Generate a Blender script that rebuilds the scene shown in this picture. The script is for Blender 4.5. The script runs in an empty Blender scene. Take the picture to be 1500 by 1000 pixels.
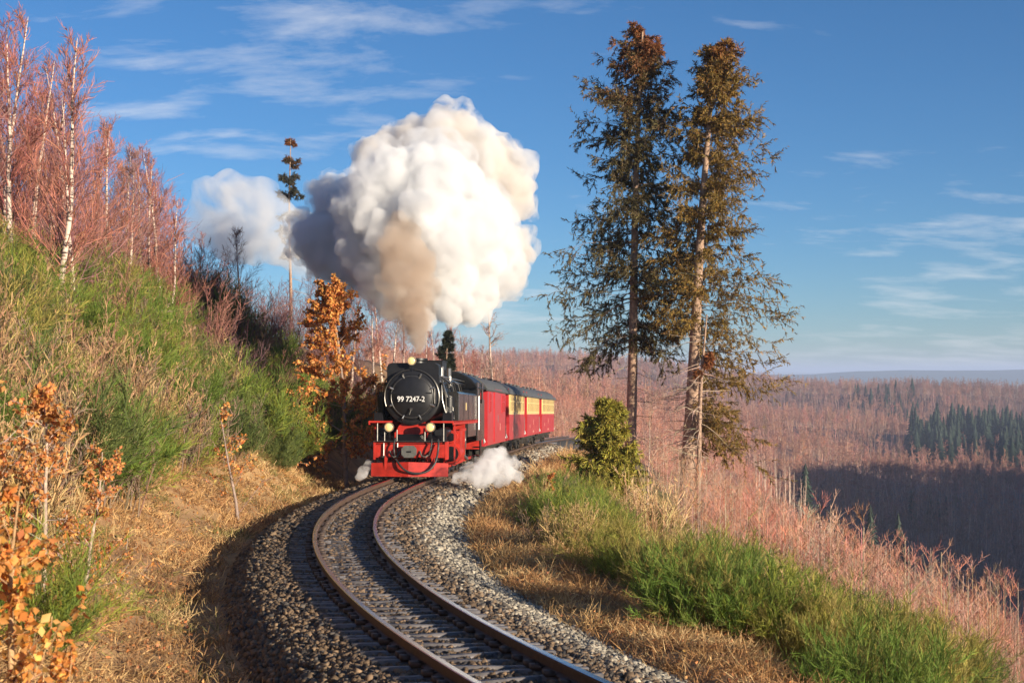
import bpy, bmesh, math, random
import numpy as np
from mathutils import Vector, Matrix
RNG = np.random.default_rng(7)
random.seed(7)
scene = bpy.context.scene
COL = scene.collection

# ------------------------------------------------------------------ camera, sky, sun, exposure
F = 2000.0 / 1500.0            # focal length in picture widths
cam_data = bpy.data.cameras.new('camera')
cam_data.sensor_width = 36.0
cam_data.lens = 36.0 * F
cam_data.shift_y = 45.0 / 1500.0
cam_data.clip_start = 0.1
cam_data.clip_end = 120000.0
cam_data.dof.use_dof = True
cam_data.dof.focus_distance = 41.0
cam_data.dof.aperture_fstop = 4.5
cam = bpy.data.objects.new('camera', cam_data)
cam.rotation_euler = (math.radians(90), 0, 0)
COL.objects.link(cam)
scene.camera = cam

SUN_EL = math.radians(11.5)
SUN_A = math.radians(42.0)     # how far behind the picture plane the sun stands, to the right
SUN_DIR = Vector((math.cos(SUN_A) * math.cos(SUN_EL), -math.sin(SUN_A) * math.cos(SUN_EL), math.sin(SUN_EL)))
world = bpy.data.worlds.new('World')
scene.world = world
world.use_nodes = True
wn = world.node_tree
wn.nodes.clear()
def N(nt, kind, **kw):
    n = nt.nodes.new(kind)
    for k, v in kw.items():
        if k == 'inp':
            for a, b in v.items():
                n.inputs[a].default_value = b
        else:
            setattr(n, k, v)
    return n
def K(nt, a, ao, b, bi):
    nt.links.new(a.outputs[ao], b.inputs[bi])
sky = N(wn, 'ShaderNodeTexSky', sky_type='NISHITA', sun_disc=False, sun_elevation=SUN_EL,
        sun_rotation=math.atan2(SUN_DIR.x, SUN_DIR.y), altitude=2200.0, air_density=1.1, dust_density=0.7, ozone_density=5.0)
tc = N(wn, 'ShaderNodeTexCoord')
sep = N(wn, 'ShaderNodeSeparateXYZ'); K(wn, tc, 'Generated', sep, 0)
zb = N(wn, 'ShaderNodeMath', operation='ADD', inp={1: 0.22}); K(wn, sep, 'Z', zb, 0)
dx = N(wn, 'ShaderNodeMath', operation='DIVIDE'); K(wn, sep, 'X', dx, 0); K(wn, zb, 0, dx, 1)
dy = N(wn, 'ShaderNodeMath', operation='DIVIDE'); K(wn, sep, 'Y', dy, 0); K(wn, zb, 0, dy, 1)
cmb = N(wn, 'ShaderNodeCombineXYZ'); K(wn, dx, 0, cmb, 'X'); K(wn, dy, 0, cmb, 'Y')
mp = N(wn, 'ShaderNodeMapping'); K(wn, cmb, 0, mp, 'Vector')
mp.inputs['Location'].default_value = (0.0, 0.0, 0); mp.inputs['Scale'].default_value = (1.5, 3.0, 1)
mp.inputs['Rotation'].default_value = (0, 0, math.radians(24))
nz = N(wn, 'ShaderNodeTexNoise', inp={'Scale': 2.6, 'Detail': 10.0, 'Roughness': 0.6, 'Distortion': 0.25}); K(wn, mp, 0, nz, 'Vector')
mpb = N(wn, 'ShaderNodeMapping'); mpb.inputs['Location'].default_value = (.5, 0, 0); K(wn, cmb, 0, mpb, 0)
nb = N(wn, 'ShaderNodeTexNoise', inp={'Scale': 0.75, 'Detail': 2.0}); K(wn, mpb, 0, nb, 'Vector')
mul = N(wn, 'ShaderNodeMath', operation='MULTIPLY'); K(wn, nz, 0, mul, 0); K(wn, nb, 0, mul, 1)
rmp = N(wn, 'ShaderNodeMapRange', inp={'From Min': 0.275, 'From Max': 0.47, 'To Min': 0.0, 'To Max': 0.6}); K(wn, mul, 0, rmp, 'Value')
mixc = N(wn, 'ShaderNodeMix', data_type='RGBA'); K(wn, rmp, 0, mixc, 'Factor'); hs = N(wn, 'ShaderNodeHueSaturation', inp={'Saturation': 1.06}); K(wn, sky, 0, hs, 'Color'); K(wn, hs, 0, mixc, 6)
mixc.inputs[7].default_value = (7.5, 7.4, 7.4, 1)
bg = N(wn, 'ShaderNodeBackground', inp={'Strength': 0.075}); K(wn, mixc, 2, bg, 'Color')
wo = N(wn, 'ShaderNodeOutputWorld'); K(wn, bg, 0, wo, 'Surface')

sun_data = bpy.data.lights.new('sun', 'SUN')
sun_data.energy = 5.0
sun_data.angle = math.radians(0.6)
sun_data.color = (1.0, 0.86, 0.66)
sun = bpy.data.objects.new('sun', sun_data)
sun.rotation_euler = SUN_DIR.to_track_quat('Z', 'Y').to_euler()
COL.objects.link(sun)
vs = scene.view_settings
vs.view_transform = 'Standard'; vs.look = 'None'; vs.exposure = 0.8; vs.gamma = 1.0
scene.cycles.max_bounces = 14
scene.cycles.volume_bounces = 10
scene.cycles.transparent_max_bounces = 12

# ------------------------------------------------------------------ numbers: noise, splines
def _h(ix, iy, seed):
    n = (ix.astype(np.int64) * 374761393 + iy.astype(np.int64) * 668265263 + seed * 1442695041) & 0x7fffffff
    n = ((n ^ (n >> 13)) * 1274126177) & 0x7fffffff
    return ((n ^ (n >> 16)) & 0xffff) / 65535.0
def vnoise(x, y, seed=0):
    x = np.asarray(x, float); y = np.asarray(y, float)
    ix = np.floor(x); iy = np.floor(y); fx = x - ix; fy = y - iy
    fx = fx * fx * (3 - 2 * fx); fy = fy * fy * (3 - 2 * fy)
    ix = ix.astype(np.int64); iy = iy.astype(np.int64)
    a = _h(ix, iy, seed); b = _h(ix + 1, iy, seed); c = _h(ix, iy + 1, seed); d = _h(ix + 1, iy + 1, seed)
    return (a * (1 - fx) + b * fx) * (1 - fy) + (c * (1 - fx) + d * fx) * fy - 0.5
def fbm(x, y, s, seed=0, o=4):
    r = 0; a = 1.0
    for i in range(o):
        r = r + a * vnoise(x / s, y / s, seed + i); s = s * 0.5; a *= 0.5
    return r
def natspline(xs, ys):
    xs = np.array(xs, float); ys = np.array(ys, float); n = len(xs); h = np.diff(xs)
    A = np.eye(n); r = np.zeros(n)
    for i in range(1, n - 1):
        A[i, i - 1] = h[i - 1]; A[i, i] = 2 * (h[i - 1] + h[i]); A[i, i + 1] = h[i]
        r[i] = 6 * ((ys[i + 1] - ys[i]) / h[i] - (ys[i] - ys[i - 1]) / h[i - 1])
    m = np.linalg.solve(A, r)
    def f(x):
        x = np.clip(np.asarray(x, float), xs[0], xs[-1]); i = np.clip(np.searchsorted(xs, x) - 1, 0, n - 2)
        t = x - xs[i]; hi = h[i]; u = xs[i + 1] - x
        return (m[i] * u ** 3 + m[i + 1] * t ** 3) / (6 * hi) + (ys[i] / hi - m[i] * hi / 6) * u + (ys[i + 1] / hi - m[i + 1] * hi / 6) * t
    return f
XC = natspline([-14, -5, 3.35, 7.04, 10.87, 14.81, 18.84, 22.93, 27.07, 31.22, 35.4, 39.5, 46, 55, 66.7, 79, 91, 105, 125, 150],
               [16.0, 9.3, 3.87, 1.95, .33, -1.0, -2.03, -2.78, -3.24, -3.44, -3.40, -3.2, -2.75, -2.1, -1.15, -.05, 1.15, 3.2, 7.5, 15])
ZT = natspline([-14, 0, 14, 28, 42, 56, 75, 100, 150], [-1.91, -2.24, -2.58, -2.91, -3.26, -3.66, -4.22, -4.95, -6.4])
def track_dir(y):
    d = (XC(y + .3) - XC(y - .3)) / .6
    l = np.sqrt(1 + d * d)
    return d / l, 1 / l
def sstep(a, b, x):
    t = np.clip((x - a) / (b - a), 0, 1)
    return t * t * (3 - 2 * t)

# ------------------------------------------------------------------ terrain heights
PU = [-400, -60, -30, -13, -9.4, -6, -3.1, -2.55, -2.15, -1.4, 0, 1.4, 2.25, 2.7, 4.6, 7.2, 12, 60, 120, 400]
PZ = [22, 9.6, 6.6, 5.6, 4.95, 2.0, -0.34, -0.50, -0.56, -.4, -.4, -.4, -.68, -.56, -.72, -1.5, -3.6, -30, -62, -90]
def near_h(x, y):
    yc = np.clip(y, -14, 150)
    dxv, dyv = track_dir(yc)
    u = (x - XC(yc)) * dyv
    rel = np.interp(u, PU, PZ)
    m = sstep(2.6, 5.5, np.abs(u))
    up = sstep(-2.0, -9.0, u)
    n = fbm(x, y, 5.0, 3) * 0.9 * m + fbm(x, y, 1.1, 9, 3) * 0.22 * sstep(2.3, 3.2, np.abs(u))
    return ZT(yc) + rel + n, u
def pp(px, d, py):
    return ((px - 750) * d / 2000.0, d, (545 - py) * d / 2000.0)
far = [pp(*a) for a in [
    (-400, 200, 430), (0, 200, 455), (300, 200, 480), (500, 160, 545), (500, 300, 545), (300, 500, 500), (-200, 600, 480), (400, 900, 530),
    (650, 150, 620), (650, 250, 596), (650, 600, 570), (650, 1200, 546), (300, 1500, 535),
    (800, 150, 655), (800, 250, 632), (800, 380, 608), (800, 480, 618), (800, 620, 588), (800, 780, 606), (800, 950, 578), (800, 1250, 538), (800, 1700, 560),
    (1000, 108, 712), (1150, 108, 800), (1300, 108, 905), (1500, 108, 985), (1000, 150, 705), (1000, 250, 680), (1000, 380, 648), (1000, 480, 660), (1000, 620, 612), (1000, 780, 638), (1000, 950, 606), (1000, 1250, 552), (1000, 1800, 575),
    (1150, 150, 785), (1150, 250, 805), (1150, 400, 760), (1150, 520, 715), (1150, 640, 655), (1150, 780, 668), (1150, 950, 622), (1150, 1100, 618), (1150, 1300, 578), (1150, 1800, 585),
    (1300, 150, 895), (1300, 250, 935), (1300, 400, 880), (1300, 540, 775), (1300, 660, 702), (1300, 760, 700), (1300, 860, 640), (1300, 980, 648), (1300, 1180, 585), (1300, 1600, 600),
    (1500, 150, 985), (1500, 250, 985), (1500, 400, 900), (1500, 540, 790), (1500, 660, 722), (1500, 760, 716), (1500, 860, 645), (1500, 980, 655), (1500, 1180, 584), (1500, 1600, 600),
    (1800, 250, 980), (1800, 400, 900), (1800, 600, 760), (1800, 900, 655), (1800, 1200, 592), (1800, 1700, 600)]]
far += [(200, 60, -48), (230, 150, -58), (250, 280, -58), (330, -40, 10), (360, 60, 36), (375, 130, 42), (390, 210, 42), (412, 300, 36), (445, 400, 24), (505, 520, 6), (590, 660, -5),
        (560, 200, 50), (640, 400, 40), (760, 800, -15), (900, 200, 40), (800, -200, 40), (200, -250, -20), (900, 1000, -10), (1300, 600, 20),
        (-300, -200, 22), (-500, 200, 28), (-600, 800, 30), (-700, 1600, 30), (-100, -250, 12), (1300, 1800, -40), (500, 2000, -50), (-300, 2100, 10)]
for yy in (-10, 30, 70, 105):
    for uu in (-75, -45, -22, 0, 15, 35, 55, 75):
        if yy > 100 and uu > 0: continue
        xx = float(XC(yy)) + uu
        far.append((xx, yy, float(near_h(np.array([xx]), np.array([float(yy)]))[0][0])))
far = np.array(far)
_S = 200.0
def _phi(r2):
    return np.where(r2 > 1e-12, 0.5 * r2 * np.log(np.maximum(r2, 1e-12)), 0)
_P = far[:, :2] / _S
_n = len(far)
_A = np.zeros((_n + 3, _n + 3))
_A[:_n, :_n] = _phi(((_P[:, None] - _P[None]) ** 2).sum(-1)) + np.eye(_n) * 0.0006
_A[:_n, _n] = 1; _A[:_n, _n + 1:] = _P; _A[_n, :_n] = 1; _A[_n + 1:, :_n] = _P.T
_w = np.linalg.solve(_A, np.r_[far[:, 2], 0, 0, 0])
def far_h(x, y):
    sh = np.shape(x)
    q = np.c_[np.ravel(x), np.ravel(y)] / _S
    out = np.empty(len(q))
    for i in range(0, len(q), 20000):
        c = q[i:i + 20000]
        out[i:i + 20000] = _phi(((c[:, None] - _P[None]) ** 2).sum(-1)) @ _w[:_n] + _w[_n] + c @ _w[_n + 1:]
    return out.reshape(sh) + fbm(np.asarray(x), np.asarray(y), 120, 21) * 4 * sstep(200, 600, np.asarray(y))
def H(x, y):
    x = np.asarray(x, float); y = np.asarray(y, float)
    a, u = near_h(x, y)
    w = np.maximum(sstep(80, 125, y), sstep(45, 95, np.abs(u)))
    w = np.maximum(w, sstep(-4, -12, y))
    return a * (1 - w) + far_h(x, y) * w
def U(x, y):
    yc = np.clip(y, -14, 150)
    return (np.asarray(x, float) - XC(yc)) * track_dir(yc)[1]
def at(px, py, d):
    return ((px - 750) * d / 2000.0, d, (545 - py) * d / 2000.0)

# ------------------------------------------------------------------ materials
def new_mat(name):
    m = bpy.data.materials.new(name); m.use_nodes = True
    nt = m.node_tree; nt.nodes.clear()
    out = N(nt, 'ShaderNodeOutputMaterial')
    return m, nt, out
def mat(name, color=(.5, .5, .5), rough=.6, var=.25, vscale=6.0, metal=0.0, attr=False, bump=0.0, bscale=30.0, transl=0.0, spec=0.5, coat=0.0):
    m, nt, out = new_mat(name)
    b = N(nt, 'ShaderNodeBsdfPrincipled', inp={'Roughness': rough, 'Metallic': metal, 'Specular IOR Level': spec, 'Coat Weight': coat})
    tcn = N(nt, 'ShaderNodeTexCoord')
    no = N(nt, 'ShaderNodeTexNoise', inp={'Scale': vscale, 'Detail': 5.0, 'Roughness': .6}); K(nt, tcn, 'Object', no, 'Vector')
    mr = N(nt, 'ShaderNodeMapRange', inp={'From Min': .25, 'From Max': .75, 'To Min': 1 - var, 'To Max': 1 + var}); K(nt, no, 0, mr, 'Value')
    mx = N(nt, 'ShaderNodeMix', data_type='RGBA', blend_type='MULTIPLY', inp={'Factor': 1.0})
    if attr:
        at_ = N(nt, 'ShaderNodeVertexColor', layer_name='Col'); K(nt, at_, 0, mx, 6)
    else:
        mx.inputs[6].default_value = (*color, 1)
    K(nt, mr, 0, mx, 7); K(nt, mx, 2, b, 'Base Color')
    if bump:
        n2 = N(nt, 'ShaderNodeTexNoise', inp={'Scale': bscale, 'Detail': 4.0}); K(nt, tcn, 'Object', n2, 'Vector')
        bp = N(nt, 'ShaderNodeBump', inp={'Strength': bump, 'Distance': 0.05}); K(nt, n2, 0, bp, 'Height'); K(nt, bp, 0, b, 'Normal')
    if transl:
        tr = N(nt, 'ShaderNodeBsdfTranslucent'); K(nt, mx, 2, tr, 'Color')
        ms = N(nt, 'ShaderNodeMixShader', inp={0: transl}); K(nt, b, 0, ms, 1); K(nt, tr, 0, ms, 2); K(nt, ms, 0, out, 'Surface')
    else:
        K(nt, b, 0, out, 'Surface')
    return m
def glow_mat(name, color, strength):
    m, nt, out = new_mat(name)
    b = N(nt, 'ShaderNodeBsdfPrincipled', inp={'Base Color': (*color, 1), 'Roughness': .15, 'Emission Color': (*color, 1), 'Emission Strength': strength})
    K(nt, b, 0, out, 'Surface'); return m
def volume_mat(name, color, density, aniso=0.0):
    m, nt, out = new_mat(name)
    v = N(nt, 'ShaderNodeVolumePrincipled', inp={'Color': (*color, 1), 'Density': density, 'Anisotropy': aniso})
    K(nt, v, 0, out, 'Volume'); return m
def birch_bark(name):
    m, nt, out = new_mat(name)
    b = N(nt, 'ShaderNodeBsdfPrincipled', inp={'Roughness': .75})
    tcn = N(nt, 'ShaderNodeTexCoord'); mpn = N(nt, 'ShaderNodeMapping'); mpn.inputs['Scale'].default_value = (3, 3, 14); K(nt, tcn, 'Object', mpn, 0)
    no = N(nt, 'ShaderNodeTexNoise', inp={'Scale': 1.6, 'Detail': 4.0}); K(nt, mpn, 0, no, 'Vector')
    cr = N(nt, 'ShaderNodeValToRGB'); K(nt, no, 0, cr, 0)
    cr.color_ramp.elements[0].position = .38; cr.color_ramp.elements[0].color = (.06, .04, .035, 1)
    cr.color_ramp.elements[1].position = .5; cr.color_ramp.elements[1].color = (.68, .52, .42, 1)
    K(nt, cr, 0, b, 'Base Color'); K(nt, b, 0, out, 'Surface'); return m
M = {}
M['ground'] = mat('ground', rough=.95, var=.45, vscale=1.3, attr=True, bump=.6, bscale=9)
M['ballast_bed'] = mat('ballast_bed', (.085, .075, .065), .95, .5, 22, bump=.9, bscale=26)
M['stone'] = mat('stone', rough=.85, var=.35, vscale=12, attr=True)
M['rail_rust'] = mat('rail_rust', (.13, .080, .055), .55, .3, 9, metal=.35)
M['rail_top'] = mat('rail_top', (.62, .58, .54), .22, .12, 3, metal=1.0)
M['sleeper_steel'] = mat('sleeper_steel', (.17, .155, .155), .5, .5, 8, metal=.3)
M['clip'] = mat('clip', (.10, .07, .055), .6, .3, 20, metal=.4)
M['grass'] = mat('grass', rough=.8, var=.15, vscale=2, attr=True, transl=.3)
M['leafy'] = mat('leafy', rough=.6, var=.15, vscale=8, attr=True, transl=.35)
M['twig'] = mat('twig', rough=.8, var=.2, vscale=3, attr=True)
M['bark'] = mat('bark', rough=.9, var=.45, vscale=9, attr=True, bump=.7, bscale=22)
M['birch_bark'] = birch_bark('birch_bark')
M['needle'] = mat('needle', rough=.7, var=.3, vscale=1.2, attr=True, transl=.18)
M['black'] = mat('locomotive_black', (.010, .010, .012), .28, .4, 5, spec=.6)
M['black_matte'] = mat('smokebox_black', (.011, .011, .013), .42, .4, 7)
M['tank_black'] = mat('tank_black', (.022, .021, .02), .22, .35, 2.5, spec=.8, coat=.3)
M['pipe'] = mat('pipe_steel', (.10, .095, .09), .35, .4, 12, metal=.7)
M['bright'] = mat('bright_steel', (.5, .48, .45), .3, .3, 12, metal=.9)
M['red'] = mat('frame_red', (.42, .026, .016), .42, .4, 4)
M['grime'] = mat('grime', (.032, .027, .022), .8, .5, 7)
M['car_red'] = mat('coach_red', (.47, .030, .036), .33, .10, 2.5, coat=.2)
M['car_cream'] = mat('coach_cream', (.74, .56, .24), .35, .08, 3)
M['side_mark'] = mat('faded_marking', (.60, .25, .20), .5, .3, 12)
M['roof'] = mat('coach_roof', (.085, .088, .092), .7, .25, 2)
M['glass'] = mat('window_glass', (.05, .052, .045), .12, .2, 1, spec=.12)
M['white'] = mat('white_paint', (.75, .74, .72), .4, .08, 5)
M['lamp'] = glow_mat('lamp_glass', (.95, .60, .26), 0.22)
M['lamp_rim'] = mat('lamp_rim', (.45, .38, .26), .35, .2, 8, metal=.6)
M['hose'] = mat('hose_rubber', (.03, .028, .03), .55, .3, 20)
M['coupler'] = mat('coupler_grey', (.13, .13, .12), .6, .3, 10, metal=.3)

# ------------------------------------------------------------------ mesh builder
class MB:
    def __init__(s):
        s.V = []; s.C = []; s.Q = []; s.T = []; s.QM = []; s.TM = []; s.n = 0; s.G = []
    def add(s, V, Q=None, T=None, col=(1, 1, 1), m=0):
        V = np.asarray(V, float).reshape(-1, 3)
        c = np.asarray(col, float)
        s.C.append(np.broadcast_to(c, (len(V), 3)) if c.ndim == 1 else c.reshape(-1, 3))
        s.V.append(V)
        if Q is not None and len(Q):
            Q = np.asarray(Q, np.int64).reshape(-1, 4) + s.n; s.Q.append(Q); s.QM.append(np.full(len(Q), m))
        if T is not None and len(T):
            T = np.asarray(T, np.int64).reshape(-1, 3) + s.n; s.T.append(T); s.TM.append(np.full(len(T), m))
        s.n += len(V)
        return s
    def poly(s, pts, m=0, col=(1, 1, 1)):           # flat n-gon, fan
        k = len(pts); return s.add(pts, None, [(0, i, i + 1) for i in range(1, k - 1)], col, m)
    # ----- solid shapes
    def box(s, x0, x1, y0, y1, z0, z1, m=0, col=(1, 1, 1)):
        V = [(x, y, z) for z in (z0, z1) for y in (y0, y1) for x in (x0, x1)]
        return s.add(V, [(0, 2, 3, 1), (4, 5, 7, 6), (0, 1, 5, 4), (2, 6, 7, 3), (0, 4, 6, 2), (1, 3, 7, 5)], None, col, m)
    def prism(s, prof, axis, a, b, m=0):            # profile (2-D) extruded along an axis
        k = len(prof); V = []
        for t in (a, b):
            for p, q in prof:
                V.append({'x': (t, p, q), 'y': (p, t, q), 'z': (p, q, t)}[axis])
        Q = [(i, (i + 1) % k, k + (i + 1) % k, k + i) for i in range(k)]
        T = [(0, i + 1, i) for i in range(1, k - 1)] + [(k, k + i, k + i + 1) for i in range(1, k - 1)]
        return s.add(V, Q, T, m=m)
    def lathe(s, prof, c, axis, n=24, m=0):          # profile (radius, along)
        V = []; k = len(prof)
        for r, t in prof:
            for i in range(n):
                a = 2 * math.pi * i / n; p = r * math.cos(a); q = r * math.sin(a)
                d = {'x': (t, p, q), 'y': (p, t, q), 'z': (p, q, t)}[axis]
                V.append((c[0] + d[0], c[1] + d[1], c[2] + d[2]))
        Q = [(j * n + i, j * n + (i + 1) % n, (j + 1) * n + (i + 1) % n, (j + 1) * n + i) for j in range(k - 1) for i in range(n)]
        return s.add(V, Q, m=m)
    def cyl(s, c, axis, r, a, b, n=20, m=0, r2=None):
        r2 = r if r2 is None else r2
        return s.lathe([(0.0005, a), (r, a), (r2, b), (0.0005, b)], c, axis, n, m)
    def tube(s, pts, r, n=6, m=0, col=(1, 1, 1)):
        pts = np.array(pts, float); r = np.broadcast_to(np.asarray(r, float), (len(pts),))
        return s.tubes(pts[None], r[None], n, col, m)
    # ----- plant shapes, many at once
    def tubes(s, nodes, rad, n=3, col=(1, 1, 1), m=0):
        nodes = np.asarray(nodes, float); rad = np.asarray(rad, float); B, k, _ = nodes.shape
        t = np.gradient(nodes, axis=1); t /= np.linalg.norm(t, axis=2, keepdims=True) + 1e-9
        ref = np.where(np.abs(t[..., 2:3]) > .9, np.array([1., 0, 0]), np.array([0, 0, 1.]))
        ref = np.broadcast_to(ref[:, :1], t.shape)
        a = np.cross(t, ref); a /= np.linalg.norm(a, axis=2, keepdims=True) + 1e-9
        b = np.cross(t, a)
        ang = 2 * np.pi * np.arange(n) / n
        V = nodes[:, :, None] + rad[:, :, None, None] * (a[:, :, None] * np.cos(ang)[None, None, :, None] + b[:, :, None] * np.sin(ang)[None, None, :, None])
        i = np.arange(n); j = (i + 1) % n
        base = (np.arange(B)[:, None, None] * k + np.arange(k - 1)[None, :, None]) * n
        Q = np.stack([base + i, base + j, base + n + j, base + n + i], -1)
        c = np.asarray(col, float)
        if c.ndim == 2:
            c = np.repeat(c, k * n, axis=0)
        return s.add(V, Q, None, c, m)
    def ribbons(s, A, B, wa, wb, col=(1, 1, 1), m=0, side=None):
        A = np.asarray(A, float); B = np.asarray(B, float)
        if side is None:
            side = np.cross(B - A, RNG.normal(size=A.shape))
        side = side / (np.linalg.norm(side, axis=1, keepdims=True) + 1e-9)
        wa = np.broadcast_to(np.asarray(wa, float), (len(A),))[:, None]; wb = np.broadcast_to(np.asarray(wb, float), (len(A),))[:, None]
        V = np.stack([A - side * wa, A + side * wa, B + side * wb, B - side * wb], 1)
        Q = np.arange(len(A))[:, None] * 4 + np.arange(4)
        c = np.asarray(col, float)
        if c.ndim == 2:
            c = np.repeat(c, 4, axis=0)
        return s.add(V, Q, None, c, m)
    def ribbon_lines(s, nodes, w0, w1, col=(1, 1, 1), m=0):
        k = nodes.shape[1]
        side = np.cross(nodes[:, -1] - nodes[:, 0], RNG.normal(size=nodes[:, 0].shape))
        for i in range(k - 1):
            f0 = i / (k - 1); f1 = (i + 1) / (k - 1)
            s.ribbons(nodes[:, i], nodes[:, i + 1], w0 + (w1 - w0) * f0, w0 + (w1 - w0) * f1, col, m, side)
        return s
    def arrays(s):
        V = np.concatenate(s.V); C = np.concatenate(s.C)
        Q = np.concatenate(s.Q) if s.Q else np.zeros((0, 4), np.int64); T = np.concatenate(s.T) if s.T else np.zeros((0, 3), np.int64)
        QM = np.concatenate(s.QM) if s.QM else np.zeros(0, int); TM = np.concatenate(s.TM) if s.TM else np.zeros(0, int)
        return V, C, Q, T, QM, TM
    def mesh(s, name, mats, smooth=None):
        V, C, Q, T, QM, TM = s.arrays()
        me = bpy.data.meshes.new(name)
        me.vertices.add(len(V)); me.vertices.foreach_set('co', V.astype(np.float32).ravel())
        loops = np.concatenate([Q.ravel(), T.ravel()]).astype(np.int32)
        me.loops.add(len(loops)); me.loops.foreach_set('vertex_index', loops)
        st = np.concatenate([np.arange(len(Q)) * 4, len(Q) * 4 + np.arange(len(T)) * 3]).astype(np.int32)
        me.polygons.add(len(st)); me.polygons.foreach_set('loop_start', st)
        me.polygons.foreach_set('material_index', np.concatenate([QM, TM]).astype(np.int32))
        if smooth is not None:
            me.polygons.foreach_set('use_smooth', np.ones(len(st), bool))
        for mm in (mats if isinstance(mats, (list, tuple)) else [mats]):
            me.materials.append(M[mm] if isinstance(mm, str) else mm)
        me.update(calc_edges=True)
        ca = me.color_attributes.new('Col', 'FLOAT_COLOR', 'POINT')
        ca.data.foreach_set('color', np.c_[C, np.ones(len(C))].astype(np.float32).ravel())
        if smooth is not None and smooth < 3:
            me.set_sharp_from_angle(angle=smooth)
        return me
    def build(s, name, mats, parent=None, smooth=None, fix=False):
        me = s.mesh(name, mats, smooth)
        if fix:
            bm = bmesh.new(); bm.from_mesh(me); bmesh.ops.recalc_face_normals(bm, faces=bm.faces); bm.to_mesh(me); bm.free()
        o = bpy.data.objects.new(name, me); COL.objects.link(o)
        if parent is not None:
            o.parent = parent
        return o
def tag(o, label=None, cat=None, group=None, kind=None):
    for k, v in (('label', label), ('category', cat), ('group', group), ('kind', kind)):
        if v: o[k] = v
    return o
def empty(name, loc=(0, 0, 0), rz=0.0):
    o = bpy.data.objects.new(name, None); COL.objects.link(o); o.location = loc; o.rotation_euler = (0, 0, rz); o.empty_display_size = .2
    return o
KIDS = {}
def kids(o):
    return [c for c in o.children]
def copy_tree(o, parent=None):
    c = o.copy(); COL.objects.link(c)
    if parent is not None: c.parent = parent
    for ch in kids(o): copy_tree(ch, c)
    return c
def inst(o, name, mesh, parent, loc=(0, 0, 0), rot=(0, 0, 0)):
    c = bpy.data.objects.new(name, mesh); COL.objects.link(c); c.parent = parent; c.location = loc; c.rotation_euler = rot
    return c

# ------------------------------------------------------------------ plant growth
def unit(v):
    return v / (np.linalg.norm(v, axis=-1, keepdims=True) + 1e-9)
def grow(P, D, L, k=3, up=0.0, wob=0.1):
    P = np.asarray(P, float); d = unit(np.asarray(D, float)); L = np.broadcast_to(np.asarray(L, float), (len(P),))
    out = [P]
    for i in range(k):
        d = unit(d + np.array([0, 0, up]) + RNG.normal(size=d.shape) * wob)
        out.append(out[-1] + d * (L / k)[:, None])
    return np.stack(out, 1)
def sprout(nodes, n, t0, t1, ang, spread=.25):
    B, k, _ = nodes.shape
    t = RNG.uniform(t0, t1, (B, n)) * (k - 1); i = np.clip(t.astype(int), 0, k - 2); f = (t - i)[..., None]
    r = np.arange(B)[:, None]
    p = nodes[r, i] * (1 - f) + nodes[r, i + 1] * f
    d = unit(nodes[r, i + 1] - nodes[r, i])
    q = unit(np.cross(d, RNG.normal(size=d.shape)))
    a = ang + RNG.normal(size=(B, n, 1)) * spread * ang
    D = d * np.cos(a) + q * np.sin(a)
    return p.reshape(-1, 3), D.reshape(-1, 3), (t / (k - 1)).reshape(-1)
def cvar(base, n, v=.25, hue=.08):
    b = np.asarray(base, float)
    return np.clip(b * (1 + RNG.normal(size=(n, 1)) * v) * (1 + RNG.normal(size=(n, 3)) * hue), .002, 1)

def leaves(mb, P, size, base, m=0, v=.3):
    n = len(P); d = unit(RNG.normal(size=(n, 3)) + np.array([0, 0, -.5])); s = size * RNG.uniform(.6, 1.3, n)[:, None]
    side = unit(np.cross(d, RNG.normal(size=(n, 3)))) ; nrm = np.cross(d, side)
    A = P; mid = P + d * s * .5 + nrm * s * .12; tip = P + d * s
    V = np.stack([A, mid + side * s * .33, tip, mid - side * s * .33], 1)
    c = np.repeat(cvar(base, n, v, .1), 4, axis=0)
    mb.add(V, None, np.concatenate([np.arange(n)[:, None] * 4 + np.array([0, 1, 2]), np.arange(n)[:, None] * 4 + np.array([0, 2, 3])]), c, m)

def birch_meshes(h, twig_col, dense=1.0, trunk_r=.085, lean=0.05):
    tr = MB(); cr = MB()
    tn = grow([[0, 0, -.3]], [[RNG.normal() * lean, RNG.normal() * lean, 1]], h + .3, 10, .05, .035)
    tr.tubes(tn, (trunk_r * (1 - np.linspace(0, 1, 11) ** 1.3 * .93))[None], 7)
    nb = int(46 * dense)
    p, d, t = sprout(tn, nb, .22, .99, .72, .2)
    d[:, 2] = np.abs(d[:, 2])
    L = h * (.30 * (1.02 - t) + .05) * RNG.uniform(.7, 1.25, nb)
    br = grow(p, d, L, 4, .12, .09)
    cr.tubes(br, np.outer(.010 + .010 * (1 - t), [1, .8, .6, .4, .2]), 3, cvar(twig_col, nb, .2))
    p, d, t2 = sprout(br, 9, .15, 1, .6)
    L2 = np.repeat(L, 9) * .42 * RNG.uniform(.5, 1.2, len(p))
    tw = grow(p, d, L2, 2, .10, .12)
    cr.ribbon_lines(tw, .0075, .004, cvar(twig_col, len(p), .25))
    p, d, t3 = sprout(tw, 5, .15, 1, .55)
    L3 = np.repeat(L2, 5) * .5 * RNG.uniform(.5, 1.2, len(p)) + .05
    cr.ribbons(p, p + unit(d + np.array([0, 0, .1])) * L3[:, None], .0048, .0025, cvar(twig_col, len(p), .25))
    return tr.mesh('trunk', 'birch_bark', 3.2), cr.mesh('crown', 'twig')
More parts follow.
